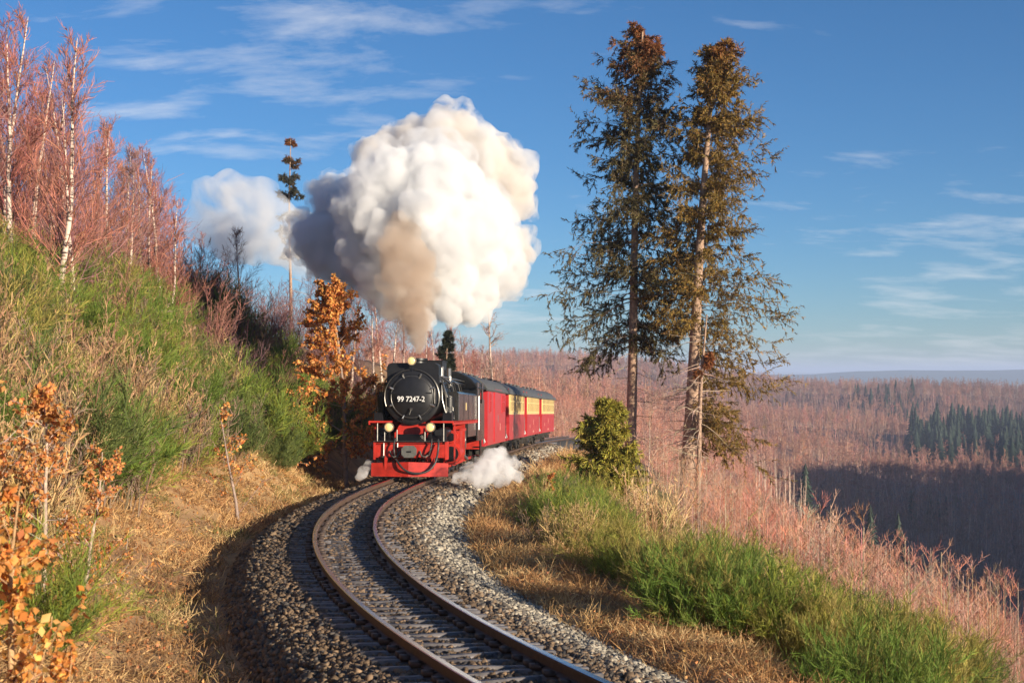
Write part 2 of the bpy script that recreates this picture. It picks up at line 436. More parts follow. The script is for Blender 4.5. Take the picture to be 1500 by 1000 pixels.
def bare_tree_meshes(h, trunk_col, twig_col, r=.14, start=.45, nb=26, blen=.22, ang=.8):
    tr = MB(); cr = MB()
    tn = grow([[0, 0, -.5]], [[RNG.normal() * .03, RNG.normal() * .03, 1]], h + .5, 10, .05, .03)
    tr.tubes(tn, (r * (1 - np.linspace(0, 1, 11) * .85))[None], 8, np.array([trunk_col]))
    p, d, t = sprout(tn, nb, start, .99, ang, .25)
    L = h * blen * RNG.uniform(.5, 1.2, nb) * (1.25 - t)
    br = grow(p, d, L, 4, .08, .14)
    cr.tubes(br, np.outer(np.full(nb, r * .22), [1, .75, .55, .4, .2]), 3, cvar(twig_col, nb, .2))
    p, d, _ = sprout(br, 7, .2, 1, .7); L2 = np.repeat(L, 7) * .4 * RNG.uniform(.5, 1.3, len(p))
    tw = grow(p, d, L2, 2, .08, .15); cr.ribbon_lines(tw, .011, .006, cvar(twig_col, len(p), .2))
    p, d, _ = sprout(tw, 4, .2, 1, .6); L3 = np.repeat(L2, 4) * .5
    cr.ribbons(p, p + d * L3[:, None], .007, .004, cvar(twig_col, len(p), .2))
    return tr.mesh('trunk', 'bark', 3.2), cr.mesh('crown', 'twig')
def thicket_mesh(h, col, stems=14, tw=7):
    mb = MB()
    a = RNG.uniform(0, 6.28, stems); P = np.c_[np.cos(a) * .3, np.sin(a) * .3, np.full(stems, -.15)] * RNG.uniform(.2, 1.4, (stems, 1))
    D = np.c_[np.cos(a) * .28, np.sin(a) * .28, np.ones(stems)]
    st = grow(P, D, h * RNG.uniform(.6, 1.1, stems), 5, .05, .1)
    mb.tubes(st, np.outer(np.full(stems, .014), [1, .85, .7, .5, .35, .2]), 3, cvar(col, stems, .2))
    p, d, t = sprout(st, tw * 2, .15, 1, .6); L = h * .32 * (1.2 - t) * RNG.uniform(.5, 1.2, len(p))
    br = grow(p, d, L, 2, .1, .12); mb.ribbon_lines(br, .0075, .004, cvar(col, len(p), .25))
    p, d, _ = sprout(br, 5, .1, 1, .6); L2 = np.repeat(L, 5) * .45 * RNG.uniform(.5, 1.2, len(p))
    mb.ribbons(p, p + d * L2[:, None], .0045, .0025, cvar(col, len(p), .25))
    return mb.mesh('shrub', 'twig')
def broom_mesh(h, w, cols, stems=80):
    mb = MB()
    a = RNG.uniform(0, 6.28, stems); rr = np.sqrt(RNG.uniform(0, 1, stems))
    P = np.c_[np.cos(a) * rr * w * .45, np.sin(a) * rr * w * .45, np.full(stems, -.12)]
    D = np.c_[np.cos(a) * rr * 1.15, np.sin(a) * rr * 1.15, np.ones(stems)]
    ci = RNG.integers(0, len(cols), stems); cc = np.asarray(cols)[ci]
    L = h * RNG.uniform(.55, 1.1, stems) * (1.1 - .25 * rr)
    st = grow(P, D, L, 4, .08, .20); mb.ribbon_lines(st, .006, .003, cc * .7)
    n = 15; p, d, t = sprout(st, n, .2, 1, .62); cc2 = np.repeat(cc, n, axis=0) * (1 + RNG.normal(size=(len(p), 1)) * .22)
    L2 = np.repeat(L, n) * .24 * RNG.uniform(.5, 1.3, len(p))
    tw = grow(p, d, L2, 2, .16, .16); mb.ribbon_lines(tw, .0048, .003, np.clip(cc2, .003, 1))
    n2 = 7; p, d, _ = sprout(tw, n2, .1, 1, .6); L3 = np.repeat(L2, n2) * .55 * RNG.uniform(.5, 1.2, len(p))
    mb.ribbons(p, p + unit(d + np.array([0, 0, .25])) * L3[:, None], .0042, .002, np.clip(np.repeat(cc2, n2, axis=0) * (1 + RNG.normal(size=(len(p), 1)) * .2), .003, 1))
    return mb.mesh('broom', 'grass')
def beech_meshes(h, leaf_cols, nleaf=6, leaf=.075, dens=1.0, trunk_col=(.30, .22, .18), low=.1):
    tr = MB(); cr = MB()
    tn = grow([[0, 0, -.25]], [[RNG.normal() * .05, RNG.normal() * .05, 1]], h + .25, 8, .05, .05)
    tr.tubes(tn, (.02 + .010 * h) * (1 - np.linspace(0, 1, 9) * .85)[None], 6, np.array([trunk_col]))
    nb = int(24 * dens); p, d, t = sprout(tn, nb, low, .99, 1.0, .2)
    L = h * (.36 * (1.05 - t) + .08) * RNG.uniform(.6, 1.2, nb)
    br = grow(p, d, L, 4, .06, .12); tr.tubes(br, np.outer(np.full(nb, .009), [1, .8, .6, .45, .25]), 3, cvar(trunk_col, nb, .2))
    n = 8; p, d, _ = sprout(br, n, .2, 1, .7); L2 = np.repeat(L, n) * .35 * RNG.uniform(.5, 1.2, len(p))
    tw = grow(p, d, L2, 2, 0, .15); tr.ribbon_lines(tw, .005, .003, cvar(trunk_col, len(p), .2))
    p, _, _ = sprout(tw, nleaf, .1, 1, .5)
    for i, c in enumerate(leaf_cols):
        leaves(cr, p[i::len(leaf_cols)], leaf, c)
    return tr.mesh('trunk', 'bark', 3.2), cr.mesh('foliage', 'leafy')
def two_part(name, tm, cm, loc, rz, s, label, cat, group=None, part='crown'):
    o = empty(name, loc, rz); o.scale = (s, s, s) if np.isscalar(s) else s
    inst(None, 'trunk', tm, o); inst(None, part, cm, o)
    return tag(o, label, cat, group)

# ================================================================== TERRAIN
def axis(parts):
    out = []
    for a, b, st in parts: out.append(np.arange(a, b, st))
    return np.unique(np.concatenate(out).round(4))
ys = axis([(-320, -14, 18), (-14, 8, 1.0), (8, 62, .4), (62, 150, 2.0), (150, 2200, 16)])
us = axis([(-900, -60, 20), (-60, -13, 1.6), (-13, 13, .25), (13, 64, 1.6), (64, 300, 10), (300, 1400, 20)])
UU, YY = np.meshgrid(us, ys)
yc_ = np.clip(YY, -14, 150)
XX = XC(yc_) + UU / np.maximum(track_dir(yc_)[1], .5)
ZZ = H(XX, YY)
# keep the sheet under the ballast bed
nr, nc = XX.shape
idx = np.arange(nr * nc).reshape(nr, nc)
Qt = np.stack([idx[:-1, :-1], idx[:-1, 1:], idx[1:, 1:], idx[1:, :-1]], -1).reshape(-1, 4)
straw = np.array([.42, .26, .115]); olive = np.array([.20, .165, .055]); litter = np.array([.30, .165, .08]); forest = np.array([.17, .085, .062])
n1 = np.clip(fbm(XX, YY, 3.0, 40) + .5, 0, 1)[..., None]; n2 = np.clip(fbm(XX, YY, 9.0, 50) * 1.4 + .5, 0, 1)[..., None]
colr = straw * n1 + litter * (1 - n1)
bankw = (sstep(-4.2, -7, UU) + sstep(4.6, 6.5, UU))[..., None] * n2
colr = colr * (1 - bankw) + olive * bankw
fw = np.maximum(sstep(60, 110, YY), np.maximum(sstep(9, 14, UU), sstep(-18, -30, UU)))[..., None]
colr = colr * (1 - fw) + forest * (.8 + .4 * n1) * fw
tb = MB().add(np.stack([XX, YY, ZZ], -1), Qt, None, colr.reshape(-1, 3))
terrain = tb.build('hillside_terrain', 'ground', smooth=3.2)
tag(terrain, kind='structure')

# the far plain and the low ridges on the horizon
pm = MB()
rr = np.array([1500, 2200, 3500, 6000, 10000, 20000, 45000.]); aa = np.linspace(math.radians(-75), math.radians(75), 61)
R2, A2 = np.meshgrid(rr, aa)
X2 = R2 * np.sin(A2); Y2 = R2 * np.cos(A2)
Z2 = -66 - R2 * .0004 + fbm(X2, Y2, 2500, 60) * 8 * sstep(2500, 5000, R2)
i2 = np.arange(X2.size).reshape(X2.shape)
pm.add(np.stack([X2, Y2, Z2], -1), np.stack([i2[:-1, :-1], i2[1:, :-1], i2[1:, 1:], i2[:-1, 1:]], -1).reshape(-1, 4), None, (.07, .09, .07))
tag(pm.build('plain', 'ground', smooth=3.2), kind='structure')
def ridge(name, d0, depth, prof):
    mb = MB(); px = np.linspace(prof[0][0], prof[-1][0], 160); top = np.interp(px, [a for a, _ in prof], [b for _, b in prof]) - fbm(px, px * 0, 60, 70) * 1.6
    rows = []
    for k, f in ((0, 0), (.35, .75), (.5, 1), (.65, .75), (1, 0)):
        d = d0 + depth * (k - .5); x = (px - 750) * d0 / 2000 * (d / d0); z = (545 - top) * d0 / 2000
        rows.append(np.stack([x, np.full_like(x, d), -75 + (z + 75) * f], -1))
    V = np.stack(rows); ii = np.arange(V.shape[0] * V.shape[1]).reshape(V.shape[:2])
    mb.add(V, np.stack([ii[:-1, :-1], ii[:-1, 1:], ii[1:, 1:], ii[1:, :-1]], -1).reshape(-1, 4), None, (.05, .075, .06))
    tag(mb.build(name, 'ground', smooth=3.2), kind='structure')
ridge('distant_hills', 5600, 1800, [(-1500, 549), (500, 548), (1150, 549), (1230, 545), (1350, 542), (1500, 541), (1800, 540), (2600, 546), (3600, 549)])
ridge('distant_hills', 16000, 3000, [(-1500, 545), (300, 544), (1000, 546), (1300, 544), (1800, 543), (3600, 546)])

# ballast bed: a sheet along the track with sloping shoulders
by = np.arange(-6, 118, .5)
bu = np.array([-1.95, -1.75, -1.55, -1.3, -1.0, 0, 1.0, 1.4, 1.85, 2.3, 2.75]); bz = np.array([-.66, -.44, -.31, -.25, -.205, -.20, -.205, -.23, -.38, -.56, -.68])
BU, BY = np.meshgrid(bu, by); tx, ty = track_dir(BY)
BX = XC(BY) + BU * ty; BYY = BY - BU * tx
BZ = ZT(BY) + bz[None] + .012 + fbm(BX, BYY, .5, 80, 2) * .03
SUPER = .045      # the outer rail lies a little higher
BZ = BZ - np.clip(BU, -1.4, 1.4) * SUPER / 1.06
ib = np.arange(BX.size).reshape(BX.shape)
tag(MB().add(np.stack([BX, BYY, BZ], -1), np.stack([ib[:-1, :-1], ib[:-1, 1:], ib[1:, 1:], ib[1:, :-1]], -1).reshape(-1, 4)).build('ballast_bed', 'ballast_bed', smooth=3.2), kind='structure')

# loose ballast stones, one mass
def stones():
    mb = MB()
    base = np.array([(x, y, z) for z in (-1, 1) for y in (-1, 1) for x in (-1, 1)], float) * .5
    quads = np.array([(0, 2, 3, 1), (4, 5, 7, 6), (0, 1, 5, 4), (2, 6, 7, 3), (0, 4, 6, 2), (1, 3, 7, 5)])
    for y0, y1, dens, size in ((7, 16, 420, .044), (16, 24, 300, .05), (24, 36, 150, .066), (36, 60, 60, .085), (60, 95, 22, .12)):
        n = int((y1 - y0) * 5.0 * dens)
        y = RNG.uniform(y0, y1, n); u = RNG.uniform(-2.0, 2.75, n)
        s = size * RNG.uniform(.6, 1.35, n)
        tx, ty = track_dir(y); x = XC(y) + u * ty; yy = y - u * tx
        z = ZT(y) + np.interp(u, bu, bz) - np.clip(u, -1.4, 1.4) * SUPER / 1.06 + s * .12 + .012
        railm = (np.abs(np.abs(u) - .53) < .09)
        keep = ~railm
        x, yy, z, s, u = x[keep], yy[keep], z[keep], s[keep], u[keep]; n = len(x)
        V = base[None] * (1 + RNG.uniform(-.45, .45, (n, 8, 3)))
        sc = s[:, None] * RNG.uniform(.6, 1.25, (n, 3))
        V = V * sc[:, None]
        q = RNG.normal(size=(n, 4)); q /= np.linalg.norm(q, axis=1, keepdims=True)
        w, a, b, c = q.T
        Rm = np.stack([1 - 2 * (b * b + c * c), 2 * (a * b - c * w), 2 * (a * c + b * w), 2 * (a * b + c * w), 1 - 2 * (a * a + c * c), 2 * (b * c - a * w),
                       2 * (a * c - b * w), 2 * (b * c + a * w), 1 - 2 * (a * a + b * b)], -1).reshape(n, 3, 3)
        V = np.einsum('nij,nkj->nki', Rm, V) + np.stack([x, yy, z], -1)[:, None]
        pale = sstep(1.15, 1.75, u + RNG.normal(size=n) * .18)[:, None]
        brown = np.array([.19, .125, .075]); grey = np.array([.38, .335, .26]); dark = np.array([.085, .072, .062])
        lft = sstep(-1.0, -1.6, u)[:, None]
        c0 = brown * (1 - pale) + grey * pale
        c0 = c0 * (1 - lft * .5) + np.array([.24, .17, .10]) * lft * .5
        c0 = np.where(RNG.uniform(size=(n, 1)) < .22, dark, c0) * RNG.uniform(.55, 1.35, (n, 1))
        Q = np.arange(n)[:, None, None] * 8 + quads[None]
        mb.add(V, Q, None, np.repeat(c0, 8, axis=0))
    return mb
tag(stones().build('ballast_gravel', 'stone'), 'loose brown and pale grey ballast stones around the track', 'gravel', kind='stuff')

# ================================================================== TRACK
track = empty('railway_track', (float(XC(12)), 12, float(ZT(12))))
tag(track, 'curving narrow gauge railway track with rusty brown rails in ballast', 'railway track')
track_inv = Matrix.Translation(-Vector(track.location))
def sweep(prof, off, lift, y0, y1, step, mi):
    y = np.arange(y0, y1, step); tx, ty = track_dir(y)
    k = len(prof); V = []
    for p, q in prof:
        o = off + p
        V.append(np.stack([XC(y) + o * ty, y - o * tx, ZT(y) + lift + q], -1))
    V = np.stack(V, 1) - np.array(track.location)
    ii = np.arange(len(y) * k).reshape(len(y), k)
    mb = MB()
    for j in range(k):
        j2 = (j + 1) % k
        mb.add(V[:, [j, j2]].reshape(-1, 3), np.stack([np.arange(len(y) - 1) * 2, np.arange(len(y) - 1) * 2 + 1, np.arange(1, len(y)) * 2 + 1, np.arange(1, len(y)) * 2], -1), m=mi[j])
    return mb
rail_prof = [(-.062, -.138), (.062, -.138), (.062, -.126), (.012, -.108), (.009, -.045), (.034, -.032), (.034, -.006), (.026, 0), (-.026, 0), (-.034, -.006), (-.034, -.032), (-.009, -.045), (-.012, -.108), (-.062, -.126)]
mi = [0] * 14; mi[6] = 1; mi[7] = 1; mi[8] = 1
for off, lift in ((-.53, SUPER / 2), (.53, -SUPER / 2)):
    sweep(rail_prof, off, lift, -5.5, 116, .35, mi).build('rail', ['rail_rust', 'rail_top'], track, smooth=.6, fix=False)
# Y-shaped steel sleepers: two beams that run side by side and part towards one rail
sm = MB()
for sgn in (-1, 1):
    pts = [(-.95, sgn * .07), (-.25, sgn * .08), (.35, sgn * .20), (.95, sgn * .21)]
    for (xa, ya), (xb, yb) in zip(pts[:-1], pts[1:]):
        w = .034
        V = [(xa, ya - w, 0), (xa, ya + w, 0), (xb, yb + w, 0), (xb, yb - w, 0), (xa, ya - w, -.11), (xa, ya + w, -.11), (xb, yb + w, -.11), (xb, yb - w, -.11)]
        sm.add(V, [(0, 3, 2, 1), (4, 5, 6, 7), (0, 1, 5, 4), (3, 7, 6, 2), (0, 4, 7, 3), (1, 2, 6, 5)])
sleeper_me = sm.mesh('sleeper', 'sleeper_steel')
cm_ = MB().prism([(-.15, -.02), (.15, -.02), (.15, .03), (.065, .03), (.065, .0), (-.065, 0), (-.065, .03), (-.15, .03)], 'y', -.05, .05)
clip_me = cm_.mesh('rail_fastening', 'clip')
y = 5.0; k = 0
while y < 100:
    tx, ty = track_dir(np.array([y])); th = math.atan2(-float(tx[0]), float(ty[0]))
    s = inst(None, 'sleeper', sleeper_me, track, Vector((float(XC(y)), y, float(ZT(y)) - .142)) - track.location,
             (0, math.atan(SUPER / 1.06), th + (math.pi if k % 2 else 0) + random.uniform(-.02, .02)))
    if k % 2: s.rotation_euler[1] *= -1
    if y < 45:
        for sx in (-.53, .53):
            for dy_ in ((-.08, .08) if (sx < 0) else (-.2, .2)):
                inst(None, 'rail_fastening', clip_me, s, (sx, dy_, .016))
    y += .62 * float(ty[0]); k += 1

# ================================================================== LOCOMOTIVE
def place_on_track(o, yfront, length):
    f = np.array([float(XC(yfront)), yfront, float(ZT(yfront))]); yb = yfront + length * .97
    b = np.array([float(XC(yb)), yb, float(ZT(yb))])
    d = f - b; l = np.linalg.norm(d)
    o.location = f
    o.rotation_euler = (math.asin(d[2] / l), 0, math.atan2(-d[0], d[1]))
LOCO_Y = 41.0
loco = empty('steam_locomotive')
place_on_track(loco, LOCO_Y, 10.5)
tag(loco, 'black and red steam locomotive with round smokebox door and three lamps', 'locomotive')
def P(name, mb, m, parent=loco, smooth=.6):
    return mb.build(name, m, parent, smooth=smooth, fix=True)
BZc = 2.50     # boiler centre height
# boiler and smokebox
P('boiler', MB().lathe([(.74, -7.9), (.74, -2.6), (.78, -2.55), (.78, -2.35), (.74, -2.3)], (0, 0, BZc), 'y', 36), 'black')
sb = P('smokebox', MB().lathe([(.80, -2.4), (.82, -2.38), (.82, -.78), (.86, -.76), (.86, -.66), (.80, -.63), (.74, -.625), (.0005, -.624)], (0, 0, BZc), 'y', 40), 'black_matte')
door = P('smokebox_door', MB().lathe([(.70, -.63), (.70, -.59), (.66, -.56), (.45, -.50), (.22, -.465), (.0005, -.455)], (0, 0, BZc), 'y', 40), 'black_matte')
for i in range(8):
    a = math.radians(22.5 + i * 45); c = (.70 * math.cos(a), 0, BZc + .70 * math.sin(a))
    d = MB().tube([(c[0] * 1.06, -.60, BZc + (c[2] - BZc) * 1.06), (c[0], -.54, c[2]), (c[0] * .86, -.55, BZc + (c[2] - BZc) * .86)], [.028, .032, .022], 6)
    P('door_clamp', d, 'bright', door)
P('door_ring', MB().lathe([(.615, -.553), (.63, -.545), (.65, -.548), (.655, -.560)], (0, 0, BZc), 'y', 40), 'pipe', door)
P('hinge_pin', MB().cyl((-.70, -.57, 0), 'z', .03, BZc - .2, BZc + .25, 8), 'pipe', door)
P('door_hinge', MB().box(-.62, .62, -.545, -.50, BZc + .10, BZc + .135), 'black', door)
P('door_handle', MB().cyl((0, 0, BZc - .38), 'y', .045, -.50, -.42, 10).tube([(0, -.43, BZc - .38), (.05, -.42, BZc - .54)], .016, 6), 'pipe', door)
plate = P('number_plate', MB().box(-.42, .42, -.452, -.436, BZc - .165, BZc + .015), 'black', door)
def text_mesh(name, txt, size, m, parent, loc, rot, extrude=.006):
    cu = bpy.data.curves.new(name, 'FONT'); cu.body = txt; cu.size = size; cu.extrude = extrude; cu.align_x = 'CENTER'; cu.align_y = 'CENTER'
    cu.offset = size * .012
    t = bpy.data.objects.new(name, cu); COL.objects.link(t)
    dg = bpy.context.evaluated_depsgraph_get(); me = bpy.data.meshes.new_from_object(t.evaluated_get(dg))
    bpy.data.objects.remove(t); bpy.data.curves.remove(cu)
    me.materials.clear(); me.materials.append(M[m])
    o = bpy.data.objects.new(name, me); COL.objects.link(o); o.parent = parent; o.location = loc; o.rotation_euler = rot
    return o
num = text_mesh('number', '99 7247-2', .225, 'white', door, (0, -.432, BZc - .075), (math.radians(90), 0, math.pi))
num.scale = (.92, 1, 1)
P('handrail', MB().tube([(.84 * math.cos(a), -.60, BZc + .84 * math.sin(a)) for a in np.linspace(math.radians(200), math.radians(-20), 25)], .016, 6), 'pipe', sb)
# feedwater heater box over the smokebox
prof = [(-.80, 2.45), (-.80, 3.40), (-.76, 3.50), (-.66, 3.545), (.66, 3.545), (.76, 3.50), (.80, 3.40), (.80, 2.45)]
P('preheater_box', MB().prism(prof, 'y', -1.5, -.80), 'black_matte')
P('chimney', MB().lathe([(.34, 3.2), (.28, 3.3), (.27, 3.62), (.32, 3.66), (.32, 3.72), (.24, 3.72), (.22, 3.3)], (0, -1.85, 0), 'z', 24), 'black_matte')
P('sand_dome', MB().lathe([(.40, 3.05), (.38, 3.32), (.30, 3.45), (.15, 3.5), (.0005, 3.51)], (0, -3.4, 0), 'z', 24), 'black')
P('steam_dome', MB().lathe([(.40, 3.05), (.39, 3.38), (.30, 3.5), (.15, 3.55), (.0005, 3.56)], (0, -5.0, 0), 'z', 24), 'black')
P('safety_valve', MB().cyl((-.15, -6.9, 0), 'z', .07, 3.15, 3.5, 10).cyl((.15, -6.9, 0), 'z', .07, 3.15, 3.5, 10), 'bright')
# lamps
def lamp(x, y, z, r):
    b = P('lamp', MB().lathe([(r * .55, y - .22), (r * .95, y - .18), (r, y - .02), (r * 1.08, y - .01), (r * 1.08, y + .015), (r * .9, y + .02)], (x, 0, z), 'y', 20), 'black')
    P('lamp_rim', MB().lathe([(r * .82, y + .012), (r * .86, y + .03), (r * 1.06, y + .03), (r * 1.1, y + .005)], (x, 0, z), 'y', 20), 'lamp_rim', b)
    P('lens', MB().lathe([(r * .86, y + .012), (r * .6, y + .035), (r * .3, y + .045), (.0005, y + .048)], (x, 0, z), 'y', 18), 'lamp', b)
    P('lamp_bracket', MB().box(x - .02, x + .02, y - .14, y - .06, z - r - .2, z - r * .9), 'black', b)
lamp(0, -.55, 3.60, .13); lamp(-.63, -.20, 1.58, .135); lamp(.63, -.20, 1.58, .135)
# frames, running boards
P('running_board', MB().box(-1.30, -.62, -9.0, -.45, 1.72, 1.765).box(.62, 1.30, -9.0, -.45, 1.72, 1.765).box(-1.30, -1.27, -9.0, -.452, 1.65, 1.768).box(1.27, 1.303, -9.0, -.452, 1.65, 1.768)
  .box(-1.302, -.60, -.50, -.448, 1.71, 1.77).box(.60, 1.302, -.50, -.448, 1.71, 1.77), 'red')
P('main_frame', MB().box(-.50, -.46, -9.8, -.42, .55, 1.42).box(.46, .50, -9.8, -.42, .55, 1.42).box(-.46, .46, -2.6, -1.0, .9, 1.5), 'red')
P('smokebox_saddle', MB().prism([(-.62, 1.25), (-.42, 1.62), (-.30, 1.75), (.30, 1.75), (.42, 1.62), (.62, 1.25)], 'y', -1.9, -.78), 'red')
P('front_apron', MB().prism([(-.32, 1.18), (-.55, 1.36), (-.74, 1.36), (-.74, 1.14), (-.32, 1.14)], 'x', -.95, .95), 'black')
bb = P('buffer_beam', MB().box(-1.10, 1.10, -.34, -.28, .66, 1.06).box(-1.10, 1.10, -.40, -.34, 1.08, 1.14).box(-1.12, -1.06, -.8, -.27, .60, 1.14).box(1.06, 1.12, -.8, -.27, .60, 1.14), 'red')
P('tread_plate', MB().box(-1.12, 1.12, -.62, -.20, 1.142, 1.165), 'pipe')
cp = P('coupler', MB().prism([(-.22, .76), (-.22, .94), (-.13, 1.03), (.13, 1.03), (.22, .94), (.22, .76), (.13, .67), (-.13, .67)], 'y', -.14, .02).cyl((0, 0, .85), 'y', .09, -.3, -.13, 14), 'coupler')
P('coupler_slot', MB().box(-.07, .07, .0205, .026, .82, .87), 'black', cp)
for s in (-1, 1):
    P('safety_chain', MB().tube([(s * .30, -.27, .86), (s * .36, -.16, .72), (s * .48, -.14, .68), (s * .58, -.18, .76), (s * .62, -.27, .86)], .026, 6), 'coupler')
plough = MB()
for s in (-1, 1):
    V = [(0, .10, .10), (s * 1.17, -.16, .10), (s * 1.17, -.20, .50), (0, .04, .54), (0, .06, .10), (s * 1.17, -.20, .10), (s * 1.17, -.24, .50), (0, 0, .54)]
    plough.add(V, [(0, 1, 2, 3), (4, 7, 6, 5), (0, 4, 5, 1), (3, 2, 6, 7), (1, 5, 6, 2)])
P('snow_plough', plough, 'red')
P('plough_bracket', MB().box(-.75, -.68, -.27, -.08, .30, .66).box(.68, .75, -.27, -.08, .30, .66), 'red')
hose = lambda pts, r=.026: P('brake_hose', MB().tube(np.array([natspline(range(len(pts)), [p[j] for p in pts])(np.linspace(0, len(pts) - 1, 22)) for j in range(3)]).T, r, 7), 'hose')
hose([(-.86, -.24, 1.22), (-.88, -.10, .95), (-.78, .0, .48), (-.45, .12, .22), (-.02, .17, .25), (.22, .13, .42), (.40, -.02, .62)], .032)
hose([(-.66, -.24, 1.22), (-.66, -.12, 1.0), (-.60, -.12, .80), (-.50, -.24, .74)])
hose([(.45, -.24, 1.22), (.47, -.10, 1.0), (.45, -.08, .78), (.50, -.22, .68)])
for x in (-1.02, -.45, .40, .78, 1.0):
    P('stanchion', MB().tube([(x, -.26, 1.16), (x, -.26, 1.70 if abs(x) > .9 else 1.50)], .020, 6), 'pipe')
for x in (.38, .80):
    P('brake_cock', MB().tube([(x, -.24, 1.10), (x, -.22, .70)], .024, 6).box(x - .04, x + .04, -.26, -.18, .66, .72), 'pipe')
# air pump, feed pump, pipework between smokebox and tanks
for s in (-1, 1):
    P('air_reservoir', MB().lathe([(.0005, -1.9), (.13, -1.86), (.16, -1.8), (.16, -.75), (.13, -.69), (.0005, -.66)], (s * .92, 0, 1.42), 'y', 16), 'black')
    P('toolbox', MB().box(s * .66, s * 1.08, -.62, -.52, 1.17, 1.50), 'black_matte')
    pu = MB().cyl((s * 1.03, -1.42, 0), 'z', .17, 1.77, 2.08, 16).cyl((s * 1.03, -1.42, 0), 'z', .12, 2.08, 2.2, 14).cyl((s * 1.03, -1.42, 0), 'z', .17, 2.2, 2.5, 16)
    for zz in np.arange(1.82, 2.48, .06): pu.lathe([(.17, zz - .012), (.20, zz - .012), (.20, zz + .012), (.17, zz + .012)], (s * 1.03, -1.42, 0), 'z', 16)
    P('steam_pump', pu, 'black_matte')
    for j in range(6):
        yy = -.85 - j * .2
        P('steam_pipe', MB().tube([(s * (.62 - .02 * j), yy, 3.25 - .05 * j), (s * .88, yy - .1, 3.0 - .1 * j), (s * (.98 + .02 * j), yy - .25, 2.5), (s * (1.0 + .03 * j), yy - .3, 1.8)], .026 + .008 * (j % 3), 6), ('pipe', 'bright', 'black')[j % 3])
    for j in range(7):
        P('boiler_fitting', MB().cyl((s * (.55 + .05 * (j % 3)), -1.7 - j * .62, 0), 'z', .05 + .02 * (j % 2), 3.0, 3.32 + .09 * (j % 3), 9).tube([(s * .62, -1.7 - j * .62, 3.2), (s * .95, -1.75 - j * .62, 2.95), (s * 1.0, -1.9 - j * .62, 2.68)], .022, 6), ('pipe', 'black', 'bright')[j % 3])
    P('lubricator', MB().box(s * .92, s * 1.2, -1.15, -.85, 1.77, 2.02).tube([(s * 1.0, -.95, 2.0), (s * .9, -.9, 2.4), (s * .86, -1.0, 2.9)], .018, 6), 'black')
    P('feed_pipe', MB().tube([(s * .85, -1.0, 2.9), (s * .86, -3.2, 2.98), (s * .80, -4.2, 3.05), (s * .86, -7.6, 2.98)], .045, 7), 'black')
    P('handrail', MB().tube([(s * .80, -.9, 3.15), (s * .83, -7.8, 3.12)], .018, 6), 'bright')
    P('check_valve', MB().cyl((s * .78, -3.7, 0), 'z', .08, 2.85, 3.2, 10).cyl((s * .62, -2.75, 0), 'z', .06, 3.05, 3.45, 10), 'bright')
    # side tank
    tk = P('side_tank', MB().prism([(s * .80, 1.77), (s * 1.29, 1.77), (s * 1.29, 2.62), (s * 1.24, 2.68), (s * .80, 2.68)], 'y', -8.0, -1.95), 'tank_black')
    P('tank_edge', MB().box(s * 1.285, s * 1.297, -2.0, -1.945, 1.78, 2.66), 'bright', tk)
    P('tank_plate', MB().box(s * 1.29, s * 1.298, -4.3, -4.1, 2.1, 2.34), 'car_cream', tk)
    for yy in (-3.5, -5.0, -6.5):
        P('tank_seam', MB().box(s * 1.2895, s * 1.296, yy - .02, yy + .02, 1.78, 2.62), 'black', tk)
    P('lower_tank', MB().box(s * .78, s * 1.27, -8.0, -5.0, 1.2, 1.65), 'tank_black')
    # cylinders and motion
    cy = P('cylinder', MB().cyl((s * 1.03, 0, .72), 'y', .30, -3.15, -2.15, 22).box(s * .80, s * 1.30, -3.0, -2.3, .70, 1.45).cyl((s * 1.05, 0, 1.25), 'y', .19, -3.25, -2.05, 18), 'red')
    P('cylinder_cover', MB().cyl((s * 1.03, 0, .72), 'y', .24, -2.152, -2.09, 20).cyl((s * 1.03, 0, .72), 'y', .08, -2.1, -1.95, 12), 'black', cy)
    P('valve_cover', MB().cyl((s * 1.05, 0, 1.25), 'y', .13, -2.052, -1.9, 14), 'black', cy)
    P('drain_pipe', MB().tube([(s * 1.05, -2.3, .45), (s * 1.08, -1.9, .30), (s * 1.1, -1.3, .24)], .022, 6), 'pipe', cy)
    P('motion_bracket', MB().box(s * .85, s * 1.24, -4.35, -4.27, .62, 1.70).box(s * 1.18, s * 1.25, -4.6, -3.2, 1.42, 1.50).box(s * 1.16, s * 1.26, -3.9, -3.78, .5, 1.5), 'red')
    P('slide_bar', MB().box(s * .98, s * 1.08, -4.3, -3.1, .92, .97).box(s * .98, s * 1.08, -4.3, -3.1, .52, .57), 'bright')
    P('piston_rod', MB().tube([(s * 1.03, -3.1, .72), (s * 1.03, -4.2, .72)], .035, 8).box(s * .94, s * 1.12, -4.1, -3.8, .58, .90), 'bright')
    P('connecting_rod', MB().tube([(s * 1.12, -4.0, .72), (s * 1.12, -6.2, .42)], .05, 6), 'bright')
    P('coupling_rod', MB().box(s * 1.02, s * 1.07, -8.8, -3.9, .36, .46), 'red')
    P('valve_gear', MB().tube([(s * 1.16, -3.2, 1.25), (s * 1.16, -4.4, 1.22), (s * 1.15, -5.0, 1.05), (s * 1.14, -5.2, .6)], .032, 6).box(s * 1.1, s * 1.2, -5.1, -4.95, .85, 1.5), 'bright')
    P('step', MB().box(s * 1.0, s * 1.25, -1.45, -1.2, .42, .46).box(s * 1.22, s * 1.25, -1.42, -1.23, .44, 1.7).box(s * 1.0, s * 1.25, -1.45, -1.2, 1.0, 1.03), 'red')
    P('brake_gear', MB().box(s * .55, s * .72, -9.0, -3.6, .22, .30).box(s * .6, s * .72, -5.1, -4.95, .2, 1.3).box(s * .6, s * .72, -6.3, -6.15, .2, 1.3), 'red')
